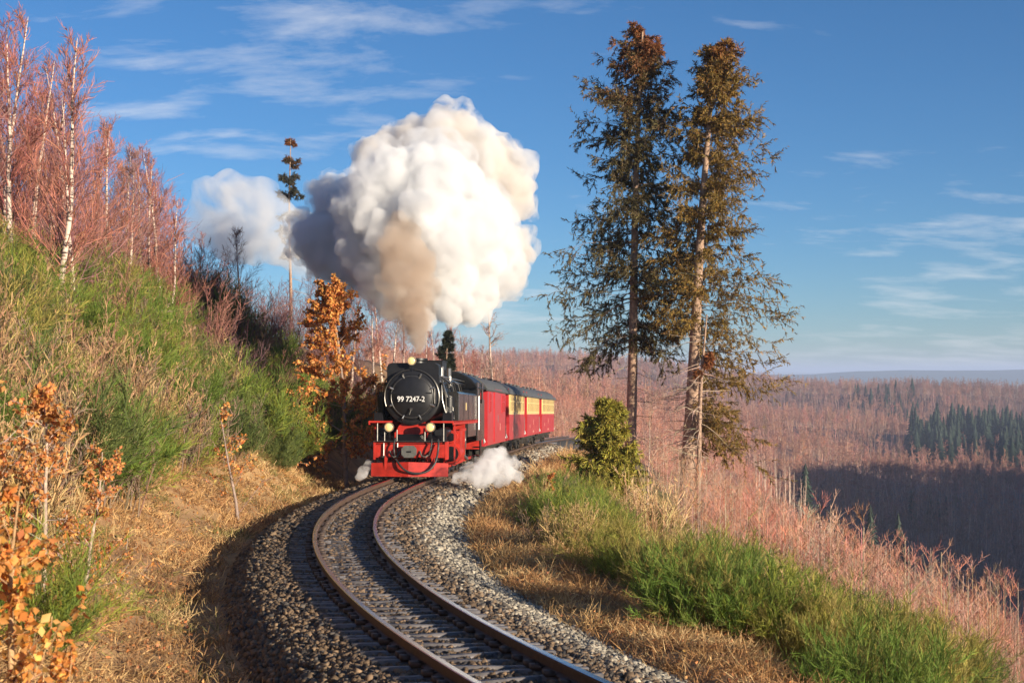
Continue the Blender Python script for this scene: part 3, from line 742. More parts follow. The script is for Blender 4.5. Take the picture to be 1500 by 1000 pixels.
    # wheels
    for j, yy in enumerate([-3.95, -5.1, -6.25, -7.4, -8.55]):
        w = MB().lathe([(.40, -.065), (.50, -.065), (.53, -.09), (.53, -.06), (.50, .06), (.40, .06), (.40, -.065)], (s * .55, yy, .50), 'x', 26, 1)
        w.cyl((s * .55, yy, .50), 'x', .10, -.08, .09, 12)
        for q in range(10):
            a = 2 * math.pi * q / 10
            w.tube([(s * .55, yy + .08 * math.cos(a), .50 + .08 * math.sin(a)), (s * .55, yy + .41 * math.cos(a), .50 + .41 * math.sin(a))], .026, 5)
        P('driving_wheel', w, ['red', 'pipe'])
    w = MB().lathe([(.24, -.06), (.30, -.06), (.33, -.08), (.33, -.055), (.30, .05), (.24, .05), (.24, -.06)], (s * .55, -1.30, .30), 'x', 22, 1).cyl((s * .55, -1.3, .30), 'x', .22, -.02, .02, 20)
    P('leading_wheel', w, ['red', 'pipe'])
    # cab side
    cb = P('cab_side', MB().box(s * 1.26, s * 1.30, -10.2, -8.0, 1.0, 2.35).box(s * 1.26, s * 1.30, -8.35, -8.0, 2.35, 3.1).box(s * 1.26, s * 1.30, -10.2, -9.75, 2.35, 3.1).box(s * 1.26, s * 1.30, -9.1, -9.0, 2.35, 3.1), 'tank_black')
    P('cab_window', MB().box(s * 1.275, s * 1.285, -9.0, -8.35, 2.35, 3.08), 'glass', cb)
    P('cab_handrail', MB().tube([(s * 1.34, -8.1, 1.4), (s * 1.34, -8.1, 2.6)], .018, 6), 'bright', cb)
    P('cab_steps', MB().box(s * 1.0, s * 1.28, -9.7, -9.2, .40, .44).box(s * 1.0, s * 1.28, -9.7, -9.2, .72, .76).box(s * 1.25, s * 1.285, -9.72, -9.18, .40, 1.0), 'black')
arc = [(1.34 * math.sin(a), 3.02 + (.52 * (math.cos(a * .75) - math.cos(1.2 * .75)) / (1 - math.cos(1.2 * .75)))) for a in np.linspace(-1.35, 1.35, 15)]
P('cab_roof', MB().prism(arc + [(p[0] * .97, p[1] - .05) for p in arc[::-1]], 'y', -10.6, -7.8), 'black_matte')
P('cab_front', MB().prism([(-1.26, 1.77), (-1.26, 3.05), (-.7, 3.4), (0, 3.5), (.7, 3.4), (1.26, 3.05), (1.26, 1.77)], 'y', -8.06, -8.0), 'black')
P('roof_vent', MB().box(.05, .95, -9.9, -8.6, 3.50, 3.88).box(.02, .98, -9.93, -8.57, 3.88, 3.91), 'black_matte')
P('coal_bunker', MB().box(-1.28, 1.28, -10.9, -10.2, 1.0, 2.5), 'tank_black')
P('rear_beam', MB().box(-1.1, 1.1, -11.0, -10.9, .62, 1.1), 'red')
P('ash_pan', MB().box(-.44, .44, -8.6, -6.2, .5, 1.6), 'grime')

# ================================================================== CARRIAGES
def bogie(parent, yc):
    b = MB().box(-.82, -.76, yc - 1.1, yc + 1.1, .38, .58).box(.76, .82, yc - 1.1, yc + 1.1, .38, .58).box(-.8, .8, yc - .14, yc + .14, .36, .60)
    for s in (-1, 1):
        for dy_ in (-.7, .7):
            b.box(s * .80, s * .92, yc + dy_ - .12, yc + dy_ + .12, .28, .50)
        for q in range(4): b.box(s * .83, s * .90, yc - .3 + .03 * q, yc + .3 - .03 * q, .30 + .045 * q, .335 + .045 * q)
    o = P('bogie', b, 'grime', parent)
    for dy_ in (-.7, .7):
        for s in (-1, 1):
            P('wheel', MB().lathe([(.0005, -.03), (.33, -.05), (.36, -.07), (.36, -.04), (.335, .05), (.26, .05), (.24, .02), (.0005, .02)], (s * .54, yc + dy_, .36), 'x', 20), 'grime', o)
def carriage(kind, L, label):
    car = empty('railway_carriage' if kind == 'coach' else 'baggage_carriage')
    tag(car, label, 'train carriage')
    W = 1.25; z0, z1, zt = .72, 1.92, 3.02
    y0, y1 = -L + 1.0, -1.0
    def wall_part(nm, a, b, m): return P(nm, MB().box(-W, W, y0, y1, a, b), m, car)
    lower = wall_part('body', z0, z1 if kind == 'coach' else zt, 'car_red')
    if kind == 'coach':
        # cream window band on both sides, red ends
        for a_, b_ in ((-W - .004, -W + .02), (W - .02, W + .004)): P('window_band', MB().box(a_, b_, y0 + .02, y1 - .02, z1, zt - .02), 'car_cream', car)
        for a_, b_ in ((y1 - .05, y1), (y0, y0 + .05)): P('end_wall', MB().box(-W + .02, W - .02, a_, b_, z1, zt + .12), 'car_red', car)
        for s in (-1, 1):
            n = 9; pitch = (y1 - y0 - .7) / n
            for i in range(n):
                c = y0 + .35 + pitch * (i + .5); w = pitch * .36
                xo = s * (W + .004)
                wd = P('window', MB().box(min(xo, xo + s * .022), max(xo, xo + s * .022), c - w - .05, c + w + .05, 2.02, 2.08).box(min(xo, xo + s * .022), max(xo, xo + s * .022), c - w - .05, c + w + .05, 2.86, 2.92)
                       .box(min(xo, xo + s * .022), max(xo, xo + s * .022), c - w - .05, c - w, 2.08, 2.86).box(min(xo, xo + s * .022), max(xo, xo + s * .022), c + w, c + w + .05, 2.08, 2.86)
                       .box(min(xo, xo + s * .018), max(xo, xo + s * .018), c - w, c + w, 2.52, 2.57), 'car_cream', car)
                P('pane', MB().box(min(xo, xo + s * .006), max(xo, xo + s * .006), c - w, c + w, 2.08, 2.86), 'glass', wd)
        for s in (-1, 1):
            for nm_, c_, zc_, hw_, hh_ in (('side_emblem', (y0 + y1) / 2, 1.45, .10, .15), ('side_marking', (y0 + y1) / 2 + 2.6, 1.25, .12, .09), ('data_panel', (y0 + y1) / 2, .92, .42, .05)):
                P(nm_, MB().box(min(s * W, s * (W + .005)), max(s * W, s * (W + .005)), c_ - hw_, c_ + hw_, zc_ - hh_, zc_ + hh_), 'side_mark', car)
    else:
        for s in (-1, 1):
            xo = s * W
            for c, w in ((y1 - 1.1, .22), (y0 + 1.0, .25), (y0 + 1.7, .25)):
                wd = P('window', MB().box(min(xo, xo + s * .03), max(xo, xo + s * .03), c - w - .05, c + w + .05, 1.98, 2.04).box(min(xo, xo + s * .03), max(xo, xo + s * .03), c - w - .05, c + w + .05, 2.76, 2.82)
                       .box(min(xo, xo + s * .03), max(xo, xo + s * .03), c - w - .05, c - w, 2.04, 2.76).box(min(xo, xo + s * .03), max(xo, xo + s * .03), c + w, c + w + .05, 2.04, 2.76)
                       .box(min(xo, xo + s * .026), max(xo, xo + s * .026), c - w, c + w, 2.46, 2.50), 'car_red', car)
                P('pane', MB().box(min(xo, xo + s * .008), max(xo, xo + s * .008), c - w, c + w, 2.04, 2.76), 'glass', wd)
            dr = P('sliding_door', MB().box(min(xo, xo + s * .035), max(xo, xo + s * .035), -L / 2 - .1, -L / 2 + 1.5, .80, 2.92), 'car_red', car)
            P('door_rail', MB().box(min(xo, xo + s * .05), max(xo, xo + s * .05), -L / 2 - 1.7, -L / 2 + 1.55, 2.93, 2.97), 'car_red', dr)
            P('door_handle', MB().box(min(xo + s * .035, xo + s * .06), max(xo + s * .035, xo + s * .06), -L / 2 + .02, -L / 2 + .06, 1.6, 1.9), 'bright', dr)
            P('side_emblem', MB().box(min(xo, xo + s * .005), max(xo, xo + s * .005), -L / 2 - 1.6, -L / 2 - 1.4, 1.25, 1.55), 'side_mark', car)
    # roof
    ra = [(1.36 * math.sin(a), zt - .04 + .55 * (math.cos(a * .8) - math.cos(1.25 * .8)) / (1 - math.cos(1.25 * .8))) for a in np.linspace(-1.35, 1.35, 17)]
    rf = P('roof', MB().prism(ra + [(p[0] * .97, p[1] - .045) for p in ra[::-1]], 'y', -L + .15, -.15), 'roof', car)
    for a_, b_ in ((y1 - .04, y1 + .004), (y0 - .004, y0 + .04)): P('end_panel', MB().prism([(-W, zt)] + [(p[0] * .9, p[1] - .05) for p in ra[2:-2]] + [(W, zt)], 'y', a_, b_), 'car_red', car)
    for c in np.linspace(-L + 2, -2, 4):
        P('roof_vent', MB().cyl((0, c, 0), 'z', .09, 3.48, 3.62, 10).cyl((0, c, 0), 'z', .14, 3.62, 3.66, 10), 'roof', rf)
    # end platforms with railings
    for ye, sg in ((y1, 1), (y0, -1)):
        pf = P('end_platform', MB().box(-W + .05, W - .05, min(ye, ye + sg * .62), max(ye, ye + sg * .62), .70, .80), 'car_red', car)
        P('platform_railing', MB().tube([(-W + .1, ye + sg * .6, .8), (-W + .1, ye + sg * .6, 1.75), (-.4, ye + sg * .6, 1.75), (-.4, ye + sg * .6, .8)], .022, 6)
          .tube([(W - .1, ye + sg * .6, .8), (W - .1, ye + sg * .6, 1.75), (.4, ye + sg * .6, 1.75), (.4, ye + sg * .6, .8)], .022, 6), 'black', pf)
        for s in (-1, 1):
            P('handrail', MB().tube([(s * (W - .50), ye + sg * .1, 2.05), (s * (W - .04), ye + sg * .6, .85)], .026, 6), 'white', pf)
        P('platform_door', MB().box(-.38, .38, min(ye, ye + sg * .02), max(ye, ye + sg * .02), .82, 2.8), 'car_red', car)
        P('coupler', MB().box(-.06, .06, min(ye + sg * .6, ye + sg * .78), max(ye + sg * .6, ye + sg * .78), .62, .74).cyl((0, 0, .68), 'y', .16, ye + sg * .72 - .03, ye + sg * .72 + .03, 14), 'grime', car)
        for s in (-1, 1): P('step', MB().box(min(s * W, s * (W - .25)), max(s * W, s * (W - .25)), min(ye + sg * .1, ye + sg * .5), max(ye + sg * .1, ye + sg * .5), .36, .40), 'grime', car)
    P('underframe', MB().box(-1.0, -.9, y0, y1, .56, .72).box(.9, 1.0, y0, y1, .56, .72).box(-.9, .9, -L / 2 - .9, -L / 2 + .5, .34, .70).cyl((.5, 0, .5), 'y', .17, -L / 2 - 2.4, -L / 2 - 1.3, 14), 'grime', car)
    bogie(car, -2.3); bogie(car, -L + 2.3)
    return car
yy = LOCO_Y + 11.5
for kind, L, lab in (('van', 10.5, 'red baggage carriage coupled directly behind the black locomotive'),
                     ('coach', 11.1, 'red and cream coach coupled behind the all red baggage carriage'),
                     ('coach', 11.1, 'red and cream coach coupled between two other red and cream coaches'),
                     ('coach', 11.1, 'rearmost coach of the train, mostly hidden, its red end showing')):
    c = carriage(kind, L, lab); place_on_track(c, yy, L)
    yy += L * .995

# ================================================================== TREES AND SHRUBS
def ground(x, y):
    return float(H(np.array([float(x)]), np.array([float(y)]))[0])
def spot(px, d):
    x = (px - 750) * d / 2000.0
    return (x, d, ground(x, d))
def spruce(name, base, h, r, lean, label, cstart, width, brown_top, dead_low, group=None, seed=1, needle=(.075, .085, .022), dens=1.0, droop=-.10, skew=0.0, bare=0.0):
    global RNG
    keep = RNG; RNG = np.random.default_rng(seed)
    o = empty(name, base); tag(o, label, 'spruce tree', group)
    t = np.linspace(0, 1, 15); tn = np.c_[lean[0] * t ** 1.2, lean[1] * t, -.6 + (h + .6) * t] + np.c_[np.sin(t * 7) * .05, np.cos(t * 5) * .04, t * 0]
    tr = MB().tubes(tn[None], (r * (1 - t * .92) ** .85 + .01)[None], 12, np.array([(.36, .24, .17)]))
    tr.build('trunk', 'bark', o, smooth=3.2)
    # living limbs
    nw = int((1 - cstart) * h / .40 * dens); hb = np.repeat(np.linspace(cstart, .985, nw), 5); n = len(hb)
    hb = np.clip(hb + RNG.normal(size=n) * .012, 0, .99)
    p = np.stack([np.interp(hb, t, tn[:, j]) for j in range(3)], -1); a = RNG.uniform(0, 6.283, n)
    k = (1 - hb) / (1 - cstart)
    L = width * np.clip(k ** .45, .06, 1) * RNG.uniform(.45, 1.15, n) * (1 + skew * np.cos(a)) * np.interp(k, [.7, 1], [1, .70])
    keepm = (RNG.uniform(size=n) > .20 * (k > .25)) & ~((hb < bare) & (np.cos(a) < .25))
    p, a, L, k, hb = p[keepm], a[keepm], L[keepm], k[keepm], hb[keepm]; n = len(L)
    D = np.c_[np.cos(a), np.sin(a), .55 - .85 * k]
    lim = grow(p, D, L, 6, droop * 0 - .02, .07)
    lim[..., 2] -= (np.linspace(0, 1, 7)[None] ** 2 * (.12 * L * k)[:, None])
    lb = MB().tubes(lim, np.outer(.012 + .014 * k, [1, .85, .7, .55, .42, .3, .15]), 4, cvar((.22, .16, .12), n, .2))
    # hanging sprays
    n2 = 20; sp, sd, st = sprout(lim, n2, .12, 1, .95, .25); L2 = (np.repeat(L, n2) * .22 + .12) * RNG.uniform(.5, 1.25, len(sp))
    sd[:, 2] -= .12
    tw = grow(sp, sd, L2, 3, -.09, .12)
    lb.ribbon_lines(tw, .008, .004, (.16, .11, .08))
    lb.build('limbs', 'bark', o)
    nd = MB(); n3 = 24; q, qd, _ = sprout(tw, n3, .05, 1, .75); l3 = RNG.uniform(.08, .20, len(q))
    qd[:, 2] -= .28
    hz = np.repeat(np.repeat(hb, n2), n3)
    br = np.clip((hz - brown_top) / .18 + RNG.normal(size=len(q)) * .25 + np.repeat(np.repeat(RNG.normal(size=n) * .22, n2), n3), 0, 1)[:, None]
    c = cvar(needle, len(q), .3) * (1 - br) + cvar((.25, .085, .025), len(q), .25) * br
    nd.ribbons(q, q + unit(qd) * l3[:, None], .018, .008, c)
    tag(nd.build('needles', 'needle', o), kind='stuff')
    # dead bare branches below the crown
    m = dead_low
    if m:
        hb = RNG.uniform(.10, cstart + .12, m); p = np.stack([np.interp(hb, t, tn[:, j]) for j in range(3)], -1); a = RNG.uniform(0, 6.283, m)
        dl = grow(p, np.c_[np.cos(a), np.sin(a), RNG.uniform(-.35, .1, m)], RNG.uniform(.5, 2.2, m), 5, -.03, .12)
        db = MB().tubes(dl, np.outer(np.full(m, .020), [1, .85, .7, .5, .35, .2]), 4, cvar((.46, .34, .26), m, .2))
        p, d, _ = sprout(dl, 5, .3, 1, .8); db.ribbons(p, p + d * RNG.uniform(.15, .5, (len(p), 1)), .008, .004, (.40, .30, .24))
        tag(db.build('dead_branches', 'bark', o), kind='stuff')
    RNG = keep
    return o
b1 = spot(921, 62); b2 = spot(1003, 60); b3 = spot(1018, 56)
spruce('tall_spruce', b1, (545 - 42) * .031 - b1[2], .27, (.6, 0), 'tall slender spruce with rust brown crown top standing beside the young spruce', .34, 4.0, .82, 30, dens=1.4, seed=11, needle=(.105, .080, .024), skew=-.15)
spruce('tall_spruce', b2, (545 - 64) * .03 - b2[2], .33, (1.35, 0), 'tall spruce with thick pale leaning trunk and golden green crown', .17, 4.0, .93, 70, bare=.40, dens=1.4, seed=12, needle=(.22, .135, .024), skew=.22)
spruce('dead_spruce', b3, 9.0, .13, (.5, .3), 'thin dead spruce trunk with bare branches beside the thick leaning trunk', .80, .5, .0, 60, seed=13, dens=.3)
b = spot(890, 46)
spruce('young_spruce', b, 3.3, .05, (0, 0), 'bushy young green spruce beside the dry stalks on the valley side of the train', .03, 1.65, 2.0, 0, seed=14, needle=(.30, .26, .035), dens=3.8)
b = spot(425, 88)
spruce('dying_spruce', b, (545 - 205) * .044 - b[2], .12, (0, 0), 'sparse dying spruce top rising above the hillside beside the smoke', .50, 1.3, .84, 14, seed=15, needle=(.05, .05, .03), dens=.42)
b = spot(655, 78)
spruce('slim_spruce', b, (545 - 488) * .039 - b[2], .09, (0, 0), 'slim dark spruce standing behind the locomotive cab', .2, 1.0, 2.0, 0, seed=16, needle=(.03, .035, .018), dens=1.2)

# birches along the top of the bank
red = (.36, .14, .095)
bv = [birch_meshes(6.8, red), birch_meshes(6.8, (.33, .11, .085)), birch_meshes(6.8, (.26, .14, .13)), birch_meshes(6.8, red, .8), birch_meshes(6.8, (.24, .11, .12), .9)]
for i, (px, d, h) in enumerate([(78, 33, 7.6), (15, 34, 7.2), (-30, 30, 7.4), (45, 38, 6.8), (105, 40, 6.8), (145, 42, 5.8), (120, 46, 6.6), (190, 44, 5.4), (222, 46, 6.0), (236, 47, 6.2), (243, 45, 5.2), (205, 52, 5.4),
                                (170, 50, 6.0), (60, 46, 6.8), (20, 45, 6.8), (262, 54, 4.6), (285, 56, 4.4), (355, 60, 5.2), (-60, 38, 7.4), (-12, 42, 7.0), (90, 52, 6.4), (140, 56, 6.6), (35, 52, 7.2), (5, 37, 7.8), (110, 36, 6.6), (160, 45, 6.6), (88, 44, 7.4), (30, 41, 7.6), (130, 50, 7.0), (70, 40, 7.4), (215, 49, 6.6), (228, 54, 6.4), (180, 47, 6.2), (100, 48, 7.2), (-40, 44, 7.8)]):
    tm, cm = bv[i % 5]
    two_part('birch_tree', tm, cm, spot(px, d), random.uniform(0, 6.28), h / 6.8, 'slender white stemmed birch with bare red twigs on the bank above the track', 'birch tree', 'birches along the top of the uphill bank')
for i, (px, d, h) in enumerate([(548, 78, 6), (560, 84, 6.5), (575, 88, 5.5), (590, 92, 6), (640, 96, 6), (665, 100, 6.5), (690, 98, 5.5), (530, 72, 5), (515, 70, 5), (705, 104, 5.5), (620, 90, 5.2), (500, 76, 5.6), (470, 74, 5.2)]):
    tm, cm = bv[i % 5]
    two_part('birch_tree', tm, cm, spot(px, d), random.uniform(0, 6.28), h / 6.8, 'bare pinkish birch growing behind the locomotive and the smoke', 'birch tree', 'birches behind the locomotive')
# bare trees
tm, cm = bare_tree_meshes(9, (.52, .40, .34), (.34, .22, .18), .16, .45, 24, .24)
b = spot(728, 76); two_part('bare_tree', tm, cm, b, .3, ((545 - 447) * .038 - b[2]) / 9, 'leafless pale trunked tree standing behind the red baggage carriage', 'bare tree')
tm, cm = bare_tree_meshes(8, (.42, .27, .21), (.34, .18, .14), .11, .45, 22, .26)
b = spot(682, 84); two_part('bare_tree', tm, cm, b, 1.3, ((545 - 483) * .042 - b[2]) / 8, 'thin leafless reddish tree behind the locomotive roof vent', 'bare tree')
pv = [bare_tree_meshes(13, (.60, .46, .36), (.46, .30, .23), .20, .4, 26, .12, .5) for _ in range(3)]
for i in range(17):
    px = 1108 + i * 4.6 + random.uniform(-4, 4); d = random.uniform(285, 340)
    tm, cm = pv[i % 3]
    two_part('pale_tree', tm, cm, spot(px, d), random.uniform(0, 6.28), random.uniform(.8, 1.1), 'tall pale bare trunk in the sunlit stand below the big spruces', 'bare tree', 'stand of pale trunks in the valley')
tm, cm = bare_tree_meshes(5, (.45, .36, .30), (.45, .30, .22), .06, .2, 20, .30, .7)
b = spot(948, 56); two_part('bare_sapling', tm, cm, b, 0, .8, 'thin pale bare tree between the two tall spruces', 'bare tree')
# thickets
dark = [thicket_mesh(3.0, (.16, .075, .075)), thicket_mesh(3.0, (.19, .085, .07)), thicket_mesh(3.0, (.14, .07, .08))]
redv = [thicket_mesh(3.4, (.36, .135, .085), 14, 8), thicket_mesh(3.4, (.29, .13, .10), 14, 8)]
brownv = [thicket_mesh(1.5, (.32, .19, .10), 16, 8), thicket_mesh(1.5, (.22, .15, .10), 14, 8), thicket_mesh(1.5, (.44, .29, .13), 18, 7)]
strawv = [thicket_mesh(1.9, (.62, .42, .22), 40, 3)]
pinkv = [thicket_mesh(2.6, (.50, .17, .10), 9, 7), thicket_mesh(2.6, (.46, .19, .13), 8, 7)]
def shrub(name, me, x, y, s, label, cat, group=None, sz=1.0):
    o = bpy.data.objects.new(name, me); COL.objects.link(o); o.location = (x, y, ground(x, y)); o.rotation_euler = (0, 0, random.uniform(0, 6.28)); o.scale = (s, s, s * sz)
    return tag(o, label, cat, group)
for i in range(62):
    px = random.uniform(285, 545); d = random.uniform(44, 74); x = (px - 750) * d / 2000
    if U(np.array([x]), np.array([d]))[0] > -4.6: continue
    shrub('bare_shrub', dark[i % 3], x, d, random.uniform(.7, 1.15), 'dense leafless dark purple shrub on the hillside behind the green broom', 'shrub', 'dark shrubs on the upper bank')
for i in range(52):
    px = random.uniform(-40, 310); d = random.uniform(38, 64); x = (px - 750) * d / 2000
    if U(np.array([x]), np.array([d]))[0] > -7.6: continue
    shrub('red_twig_shrub', redv[i % 2], x, d, random.uniform(.75, 1.3), 'bare red twigged young birch scrub among the white birch stems', 'shrub', 'red scrub among the birches')
n_ = 0
while n_ < 160:
    d = random.uniform(16, 56); px = random.uniform(-60, 500); x = (px - 750) * d / 2000; u = float(U(np.array([x]), np.array([d]))[0])
    if u > -4.2 or u < -13: continue
    n_ += 1
    shrub('brown_shrub', brownv[n_ % 3], x, d, random.uniform(.85, 1.6), ('light brown', 'grey brown', 'straw coloured')[n_ % 3] + ' low twiggy shrub among the broom on the uphill bank', 'shrub', ('light brown', 'grey brown', 'straw coloured')[n_ % 3] + ' shrubs on the uphill bank')
p = spot(962, 40); shrub('dry_grass_clump', strawv[0], p[0], p[1], 1.35, 'big clump of pale dry stalks beside the young spruce', 'dry plant')
p = spot(925, 42); shrub('dry_grass_clump', strawv[0], p[0], p[1], .8, 'smaller clump of dry stalks in front of the young spruce', 'dry plant')
for i, (px, d) in enumerate([(1205, 33), (1290, 35), (1190, 36)]):
    x = (px - 750) * d / 2000
    tm, cm = bare_tree_meshes(3.0, (.50, .37, .28), (.50, .33, .24), .028, .2, 14, .32, .6)
    two_part('bare_sapling', tm, cm, (x, d, ground(x, d)), i, 1.0, 'thin bare branching sapling on the broom slope above the shaded valley', 'sapling', 'bare saplings on the valley-side slope')
for i in range(9):
    px = random.uniform(1030, 1165); d = random.uniform(44, 56); x = (px - 750) * d / 2000
    shrub('coral_shrub', pinkv[i % 2], x, d, random.uniform(.85, 1.2), 'coral red bare shrub below the tall leaning spruce', 'shrub', 'coral shrubs below the spruces')
# leafy beeches
org = [(.66, .29, .075), (.72, .36, .10), (.52, .19, .05)]
tm, cm = beech_meshes(4.2, org, 34, .075, 2.8, low=.10); p = spot(510, 44)
two_part('beech_sapling', tm, cm, p, 0, ((545 - 418) * .022 - p[2]) / 4.2 * .98, 'bushy beech full of orange brown leaves on the bank beside the locomotive', 'beech', part='foliage')
tm, cm = beech_meshes(2.6, org, 4, .08, .7)
two_part('beech_sapling', tm, cm, spot(350, 31), 0, 1.0, 'thin beech sapling with a few orange leaves on the broom covered bank', 'beech', part='foliage')
for k, (px, d, s) in enumerate([(60, 14, 1.0), (-20, 13, 1.1), (120, 16, .8)]):
    tm, cm = beech_meshes(2.2, [(.62, .30, .10), (.58, .24, .07)], 8, .06, 1.3, (.42, .32, .25))
    two_part('beech_sapling', tm, cm, spot(px, d), k, s, 'low beech sapling thick with golden orange leaves on the uphill bank', 'beech', 'golden beeches on the uphill bank', part='foliage')
for k, (x, y, s) in enumerate([(-2.75, 7.2, .66), (-3.05, 8.4, .8), (-2.3, 6.9, .42)]):
    tm, cm = beech_meshes(1.9, [(.62, .25, .05), (.66, .32, .09)], 5, .085, .8, (.45, .28, .14))
    two_part('beech_sapling', tm, cm, (x, y, ground(x, y)), k, s, 'beech sapling with large orange leaves rooted below the golden beeches', 'beech', 'foreground beech twigs', part='foliage')
tm, cm = beech_meshes(1.0, [(.52, .19, .05), (.45, .16, .05)], 6, .07, 1.0)
two_part('beech_sapling', tm, cm, spot(803, 36), 0, 1.0, 'small russet leaved shrub beside the ballast near the white steam', 'beech', part='foliage')
tm, cm = beech_meshes(1.2, [(.62, .42, .26), (.66, .48, .30)], 5, .06, .8)
for k, (px, d) in enumerate([(1118, 24), (1268, 22)]):
    two_part('beech_sapling', tm, cm, spot(px, d), k, 1.0, 'small sapling with pale withered leaves in the green broom', 'beech', 'pale leaved saplings in the broom', part='foliage')
# broom
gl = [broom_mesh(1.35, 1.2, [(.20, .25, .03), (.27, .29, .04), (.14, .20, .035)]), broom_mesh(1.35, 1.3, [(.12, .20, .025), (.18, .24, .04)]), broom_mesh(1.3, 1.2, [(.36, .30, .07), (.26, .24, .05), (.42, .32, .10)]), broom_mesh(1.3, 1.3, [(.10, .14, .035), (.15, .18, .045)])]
BC = ['yellowish green', 'fresh green', 'straw tinted yellow green', 'dark green']
def zone(u):
    return 'low down by the track' if u > -6.2 else ('halfway up' if u > -8.6 else 'near the top')
n_ = 0
while n_ < 130:
    d = random.uniform(17, 58); px = random.uniform(-60, 500); x = (px - 750) * d / 2000; u = float(U(np.array([x]), np.array([d]))[0])
    if u > -4.4 or u < -13 or (u > -6.5 and random.random() < .72 and d < 34): continue
    k_ = random.choice((0, 0, 1, 1, 2, 3)); n_ += 1
    shrub('broom_bush', gl[k_], x, d, random.uniform(.75, 1.5), BC[k_] + ' broom bush on the steep uphill bank, ' + zone(u), 'bush', BC[k_] + ' broom on the uphill bank')
n_ = 0
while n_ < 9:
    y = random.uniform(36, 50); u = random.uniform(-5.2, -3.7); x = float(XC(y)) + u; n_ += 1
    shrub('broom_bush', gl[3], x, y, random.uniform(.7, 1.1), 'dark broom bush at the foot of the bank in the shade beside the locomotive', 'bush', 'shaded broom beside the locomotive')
n_ = 0
while n_ < 84:
    d = random.uniform(11, 46); px = random.uniform(790, 1420); x = (px - 750) * d / 2000; u = float(U(np.array([x]), np.array([d]))[0])
    if u < 4.2 or u > 8.2 or (880 < px < 1020 and d > 24): continue
    k_ = random.choice((0, 1, 2, 2, 3)); n_ += 1
    shrub('broom_bush', gl[k_], x, d, random.uniform(.42, .9), BC[k_] + ' broom bush on the valley-side slope beside the track', 'bush', BC[k_] + ' broom on the valley-side slope')
n_ = 0
while n_ < 40:
    d = random.uniform(12, 46); px = random.uniform(780, 1420); x = (px - 750) * d / 2000; u = float(U(np.array([x]), np.array([d]))[0])
    if u < 3.8 or u > 10: continue
    n_ += 1
    shrub('brown_shrub', brownv[n_ % 3], x, d, random.uniform(.4, .8), ('light brown', 'grey brown', 'straw coloured')[n_ % 3] + ' low twiggy shrub among the broom on the valley-side slope', 'shrub', ('light brown', 'grey brown', 'straw coloured')[n_ % 3] + ' shrubs on the valley-side slope')
shrub('broom_bush', gl[0], -3.9, 10.8, .7, 'small green broom bush behind the foreground beech twigs', 'bush')

# ------------------------------------------------------------------ dry grass, one mass
def grass():
    mb = MB()
    def tufts(n, ulo, uhi, ylo, yhi, L, cols, nb, w):
        y = ylo + (yhi - ylo) * RNG.uniform(0, 1, n) ** 1.5; u = RNG.uniform(ulo, uhi, n)
        tx, ty = track_dir(y); x = XC(y) + u * ty
        ok = (np.abs(x / y) < .42); x, y, u = x[ok], y[ok], u[ok]; n = len(x)
        z = H(x, y)
        sz = L * (1 + np.clip(y - 20, 0, 40) / 60) * RNG.uniform(.5, 1.4, n)
        P0 = np.repeat(np.stack([x, y, z - .02], -1), nb, axis=0) + RNG.normal(size=(n * nb, 3)) * np.array([.07, .07, 0])
        lean = np.repeat(RNG.normal(size=(n, 3)) * np.array([.5, .5, 0]), nb, axis=0)
        D = RNG.normal(size=(n * nb, 3)) * np.array([.6, .6, .15]) + lean + np.array([0, 0, 1.0])
        Ls = np.repeat(sz, nb) * RNG.uniform(.5, 1.3, n * nb)
        g = grow(P0, D, Ls, 2, -.28, .15)
        pick = np.repeat(np.clip(((fbm(x, y, 2.5, 33) + .5) * len(cols) + RNG.normal(size=n) * .6).astype(int), 0, len(cols) - 1), nb)
        c = np.asarray(cols)[pick] * RNG.uniform(.6, 1.35, (n * nb, 1))
        ws = np.repeat(w * (1 + np.clip(y - 18, 0, 40) / 25), nb)
        mb.ribbons(g[:, 0], g[:, 1], ws, ws * .8, c); mb.ribbons(g[:, 1], g[:, 2], ws * .8, ws * .2, c)
    cols = [(.60, .37, .16), (.66, .44, .20), (.50, .28, .11), (.40, .21, .09), (.70, .49, .24)]
    tufts(8500, -7.5, -2.1, 8, 46, .19, [(.60, .37, .16), (.40, .21, .09), (.66, .44, .20), (.30, .17, .08), (.50, .28, .11), (.26, .22, .07), (.66, .46, .22)], 13, .0055)
    tufts(3000, -12.5, -6, 14, 60, .40, [(.30, .22, .08), (.22, .20, .06), (.42, .27, .12)], 11, .006)
    tufts(1800, 2.9, 6.5, 44, 85, .35, cols, 11, .006)
    tufts(6500, 2.45, 5.4, 8, 50, .22, cols, 13, .0055)
    tufts(3500, 4.6, 10, 10, 50, .36, [(.24, .24, .06), (.44, .28, .11), (.30, .26, .08), (.50, .33, .15)], 11, .006)
    return mb
def litter_leaves():
    mb = MB()
    for n, lo, hi in ((9000, -8, -2.5), (5000, 2.5, 6)):
        y = 8 + 34 * RNG.uniform(0, 1, n) ** 1.5; u = RNG.uniform(lo, hi, n); x = XC(y) + u * track_dir(y)[1]
        ok = np.abs(x / y) < .42; x, y = x[ok], y[ok]
        leaves(mb, np.stack([x, y, H(x, y) + RNG.uniform(.02, .14, len(x))], -1), .05, (.42, .19, .07), v=.5)
    return mb
tag(litter_leaves().build('leaf_litter', 'leafy'), 'fallen brown leaves lying in the dry grass beside the track', 'leaves', kind='stuff')
tag(grass().build('dry_grass', 'grass'), 'dry straw coloured grass covering the banks beside the track', 'grass', kind='stuff')

